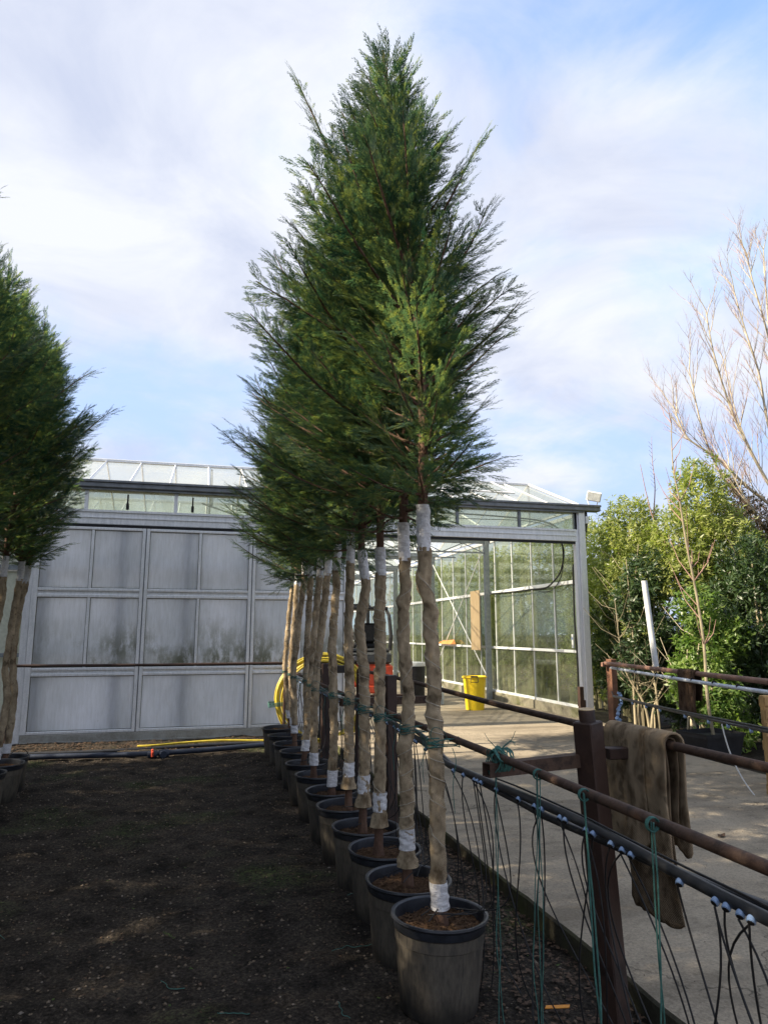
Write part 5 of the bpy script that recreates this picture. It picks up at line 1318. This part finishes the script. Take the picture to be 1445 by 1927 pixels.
# ---------------------------------------------------------------- litter
def scatter_leaves(n, xr, yr, size, seed, mat, name, dens=None, lift=.004):
    rn = np.random.RandomState(seed); x = rn.uniform(*xr, n); y = rn.uniform(*yr, n)
    if dens is not None: keep = rn.rand(n) < dens(x, y); x = x[keep]; y = y[keep]
    n = len(x); z = ground_z(x, y)+lift+rn.rand(n)*.008
    a = rn.rand(n)*6.28; s_ = size*rn.uniform(.5,1.3,n)
    tv = np.array([(-.5,0,.05),(-.15,.28,.12),(.25,.24,.0),(.55,0,.10),(.2,-.26,.02),(-.2,-.24,.10)]); tf = np.array([(0,5,1),(1,5,4),(1,4,2),(2,4,3)])
    c, s = np.cos(a), np.sin(a); tl = rn.uniform(-.7,.7,n)
    X = np.stack([x[:,None]+s_[:,None]*(tv[None,:,0]*c[:,None]-tv[None,:,1]*s[:,None]), y[:,None]+s_[:,None]*(tv[None,:,0]*s[:,None]+tv[None,:,1]*c[:,None]),
                  z[:,None]+s_[:,None]*(tv[None,:,2]*1.3+np.abs(tv[None,:,1]*tl[:,None]))], -1)
    Fq = (tf[None]+(np.arange(n)*6)[:,None,None]).reshape(-1,3)
    return tag(link(name, npmesh(name, X.reshape(-1,3), Fq, mat)), kind='stuff')
o = scatter_leaves(6500, (1.2,2.0), (1.2,11.5), .030, 3, M['leaf_litter'], 'leaf_litter', lambda x, y: np.clip((x-1.15)/.35, .1, 1)); tag(o, 'brown dead leaves piled between the pots and the kerb', 'leaves')
o = scatter_leaves(3200, (-3,1.3), (1.3,11.2), .022, 5, M['leaf_litter'], 'leaf_scraps'); tag(o, 'small dead leaf scraps strewn on the dark soil', 'leaves')
o = scatter_leaves(1100, (-2.6,1.5), (10.75,11.7), .045, 6, M['leaf_litter'], 'wall_litter'); tag(o, 'dry brown litter gathered at the foot of the panel wall', 'leaves')
o = scatter_leaves(240, (-3,1.9), (1.3,11), .020, 15, M['weed'], 'seedlings'); tag(o, 'tiny green seedlings dotted over the dark soil', 'weeds')
def pebbles(n, xr, yr, smin, smax, seed, mat, name, label, zf=ground_z):
    rn = np.random.RandomState(seed); x = rn.uniform(*xr, n); y = yr[0]+(yr[1]-yr[0])*rn.rand(n)**1.4; z = zf(x, y)
    tv = np.array([(1,0,0),(0,1,0),(-1,0,0),(0,-1,0),(.1,.1,1),(0,0,-1)]); tf = np.array([(0,1,4),(1,2,4),(2,3,4),(3,0,4),(1,0,5),(2,1,5),(3,2,5),(0,3,5)])
    s_ = smin+(smax-smin)*rn.rand(n)**3; sx = rn.uniform(.7,1.4,n); sz = rn.uniform(.4,.8,n); a = rn.rand(n)*6.28; c, s = np.cos(a), np.sin(a)
    lx = tv[None,:,0]*sx[:,None]; ly = tv[None,:,1]*np.ones((n,1)); 
    X = np.stack([x[:,None]+s_[:,None]*(lx*c[:,None]-ly*s[:,None]), y[:,None]+s_[:,None]*(lx*s[:,None]+ly*c[:,None]), z[:,None]+s_[:,None]*(tv[None,:,2]*sz[:,None]+.25)], -1)
    Fq = (tf[None]+(np.arange(n)*6)[:,None,None]).reshape(-1,3)
    o = link(name, npmesh(name, X.reshape(-1,3), Fq, mat)); o['kind'] = 'stuff'; o['label'] = label; o['category'] = 'stones'; return o
pebbles(18000, (-3,2.0), (1.3,11), .0015, .013, 2, M['stone'], 'pebbles', 'small stones scattered over the dark soil')
o = scatter_leaves(900, (2.1,6.2), (1.5,11.8), .020, 25, M['leaf_litter'], 'yard_scraps', lambda x, y: .15+.85*(np.abs(y-9.3) < .5)+.6*(x > 5.6)); o.location.z = .085; tag(o, 'bits of dead leaf blown over the concrete yard', 'leaves')
pebbles(2500, (2.05,6.2), (1.3,11.5), .001, .006, 12, M['stone'], 'yard_grit', 'grit lying on the concrete yard', lambda x, y: np.full_like(x, .071))
# small curled leaves and scraps on the yard
def one_leaf(name, label, x, y, z, s, mat, a=0.0, cat='leaf'):
    q = MB(); q.v += [(-.5*s,0,.05*s),(-.15*s,.24*s,.16*s),(.25*s,.2*s,.06*s),(.55*s,0,.18*s),(.2*s,-.22*s,.02*s),(-.2*s,-.2*s,.10*s),(0,0,.0)]
    for i in range(6): q.f.append((6,i,(i+1)%6)); q.mi.append(0)
    return tag(q.build(name, mat, None, True, (x,y,z), (0,0,a)), label, cat)
one_leaf('dead_leaf', 'single curled brown leaf on the concrete right of the sack', 4.05, 4.97, .075, .10, M['leaf_litter'], .4)
one_leaf('dead_leaf', 'fallen green leaf lying on the soil right of the front pot', 1.50, 2.98, .0, .07, M['weed'], .3)
one_leaf('dead_leaf', 'large dead brown leaf at the foot of the brown post', 1.72, 2.45, -.02, .13, M['leaf_litter'], 1.2)
one_leaf('pale_scrap', 'pale grey plastic scrap at the left edge of the soil', -1.42, 6.0, .01, .10, M['paper'], .2, 'scrap')
one_leaf('pale_scrap', 'crumpled white wrapping beside the front pot', .98, 3.05, .0, .05, M['white'], 1.0, 'scrap')
q = MB(); q.box(-.055,.055,-.011,.011,0,.004,.001); tag(q.build('plant_label', M['orange'], None, False, (1.62,3.12,.012), (R(8),R(-14),R(-42))), 'orange plant label lying by the kerb', 'label')
r_ = random.Random(12)
for k, (x, y, l, lab) in enumerate(((.02,3.75,.16,'teal twine scrap in the middle of the dark soil'),(.30,3.45,.15,'second teal twine scrap just right of the middle one'),(.72,3.3,.16,'curved teal twine scrap left of the front pot'),
        (.98,4.6,.22,'teal twine scrap beside the fourth pot'),(.86,2.75,.18,'teal twine scrap at the bottom left of the front pot'),(-.95,4.6,.30,'tangled teal twine at the left of the soil'),(.75,3.9,.30,'loose tangle of teal twine beside the third pot'),
        (1.45,2.35,.30,'teal twine coil on the leaves at the bottom edge'),(1.62,2.55,.26,'teal twine lying by the foot of the brown post'))):
    pts = []; a = r_.uniform(0,6.28); px, py = 0., 0.
    for j in range(9):
        pts.append((px, py, float(ground_z(x+px, y+py))+.010)); a += r_.uniform(-.7,.7); px += l/8*math.cos(a); py += l/8*math.sin(a)
    q = MB(); q.tube(spline(pts,3), .0018, 4); tag(q.build('twine_scrap', M['twine'], None, True, (x,y,0)), lab, 'twine', 'twine scraps on the soil')
# fallen conifer sprays
for k, (x, y, a, s_, lab) in enumerate(((.32,3.05,1.0,.13,'green conifer sprig lying on the soil'),(-.05,4.35,2.2,.10,'small pale conifer sprig on the middle of the soil'),(.55,3.12,.5,.16,'reddish dead conifer sprig on the soil'))):
    tv, tf = SPRAYS[k]; V_ = tv*s_; V_[:,2] = np.abs(V_[:,2])*.4
    tag(link('fallen_sprig', npmesh('fallen_sprig', V_, tf, M['weed'] if k < 2 else M['leaf_litter']), None, (x,y,float(ground_z(x,y))+.012), (0,0,a)), lab, 'sprig')
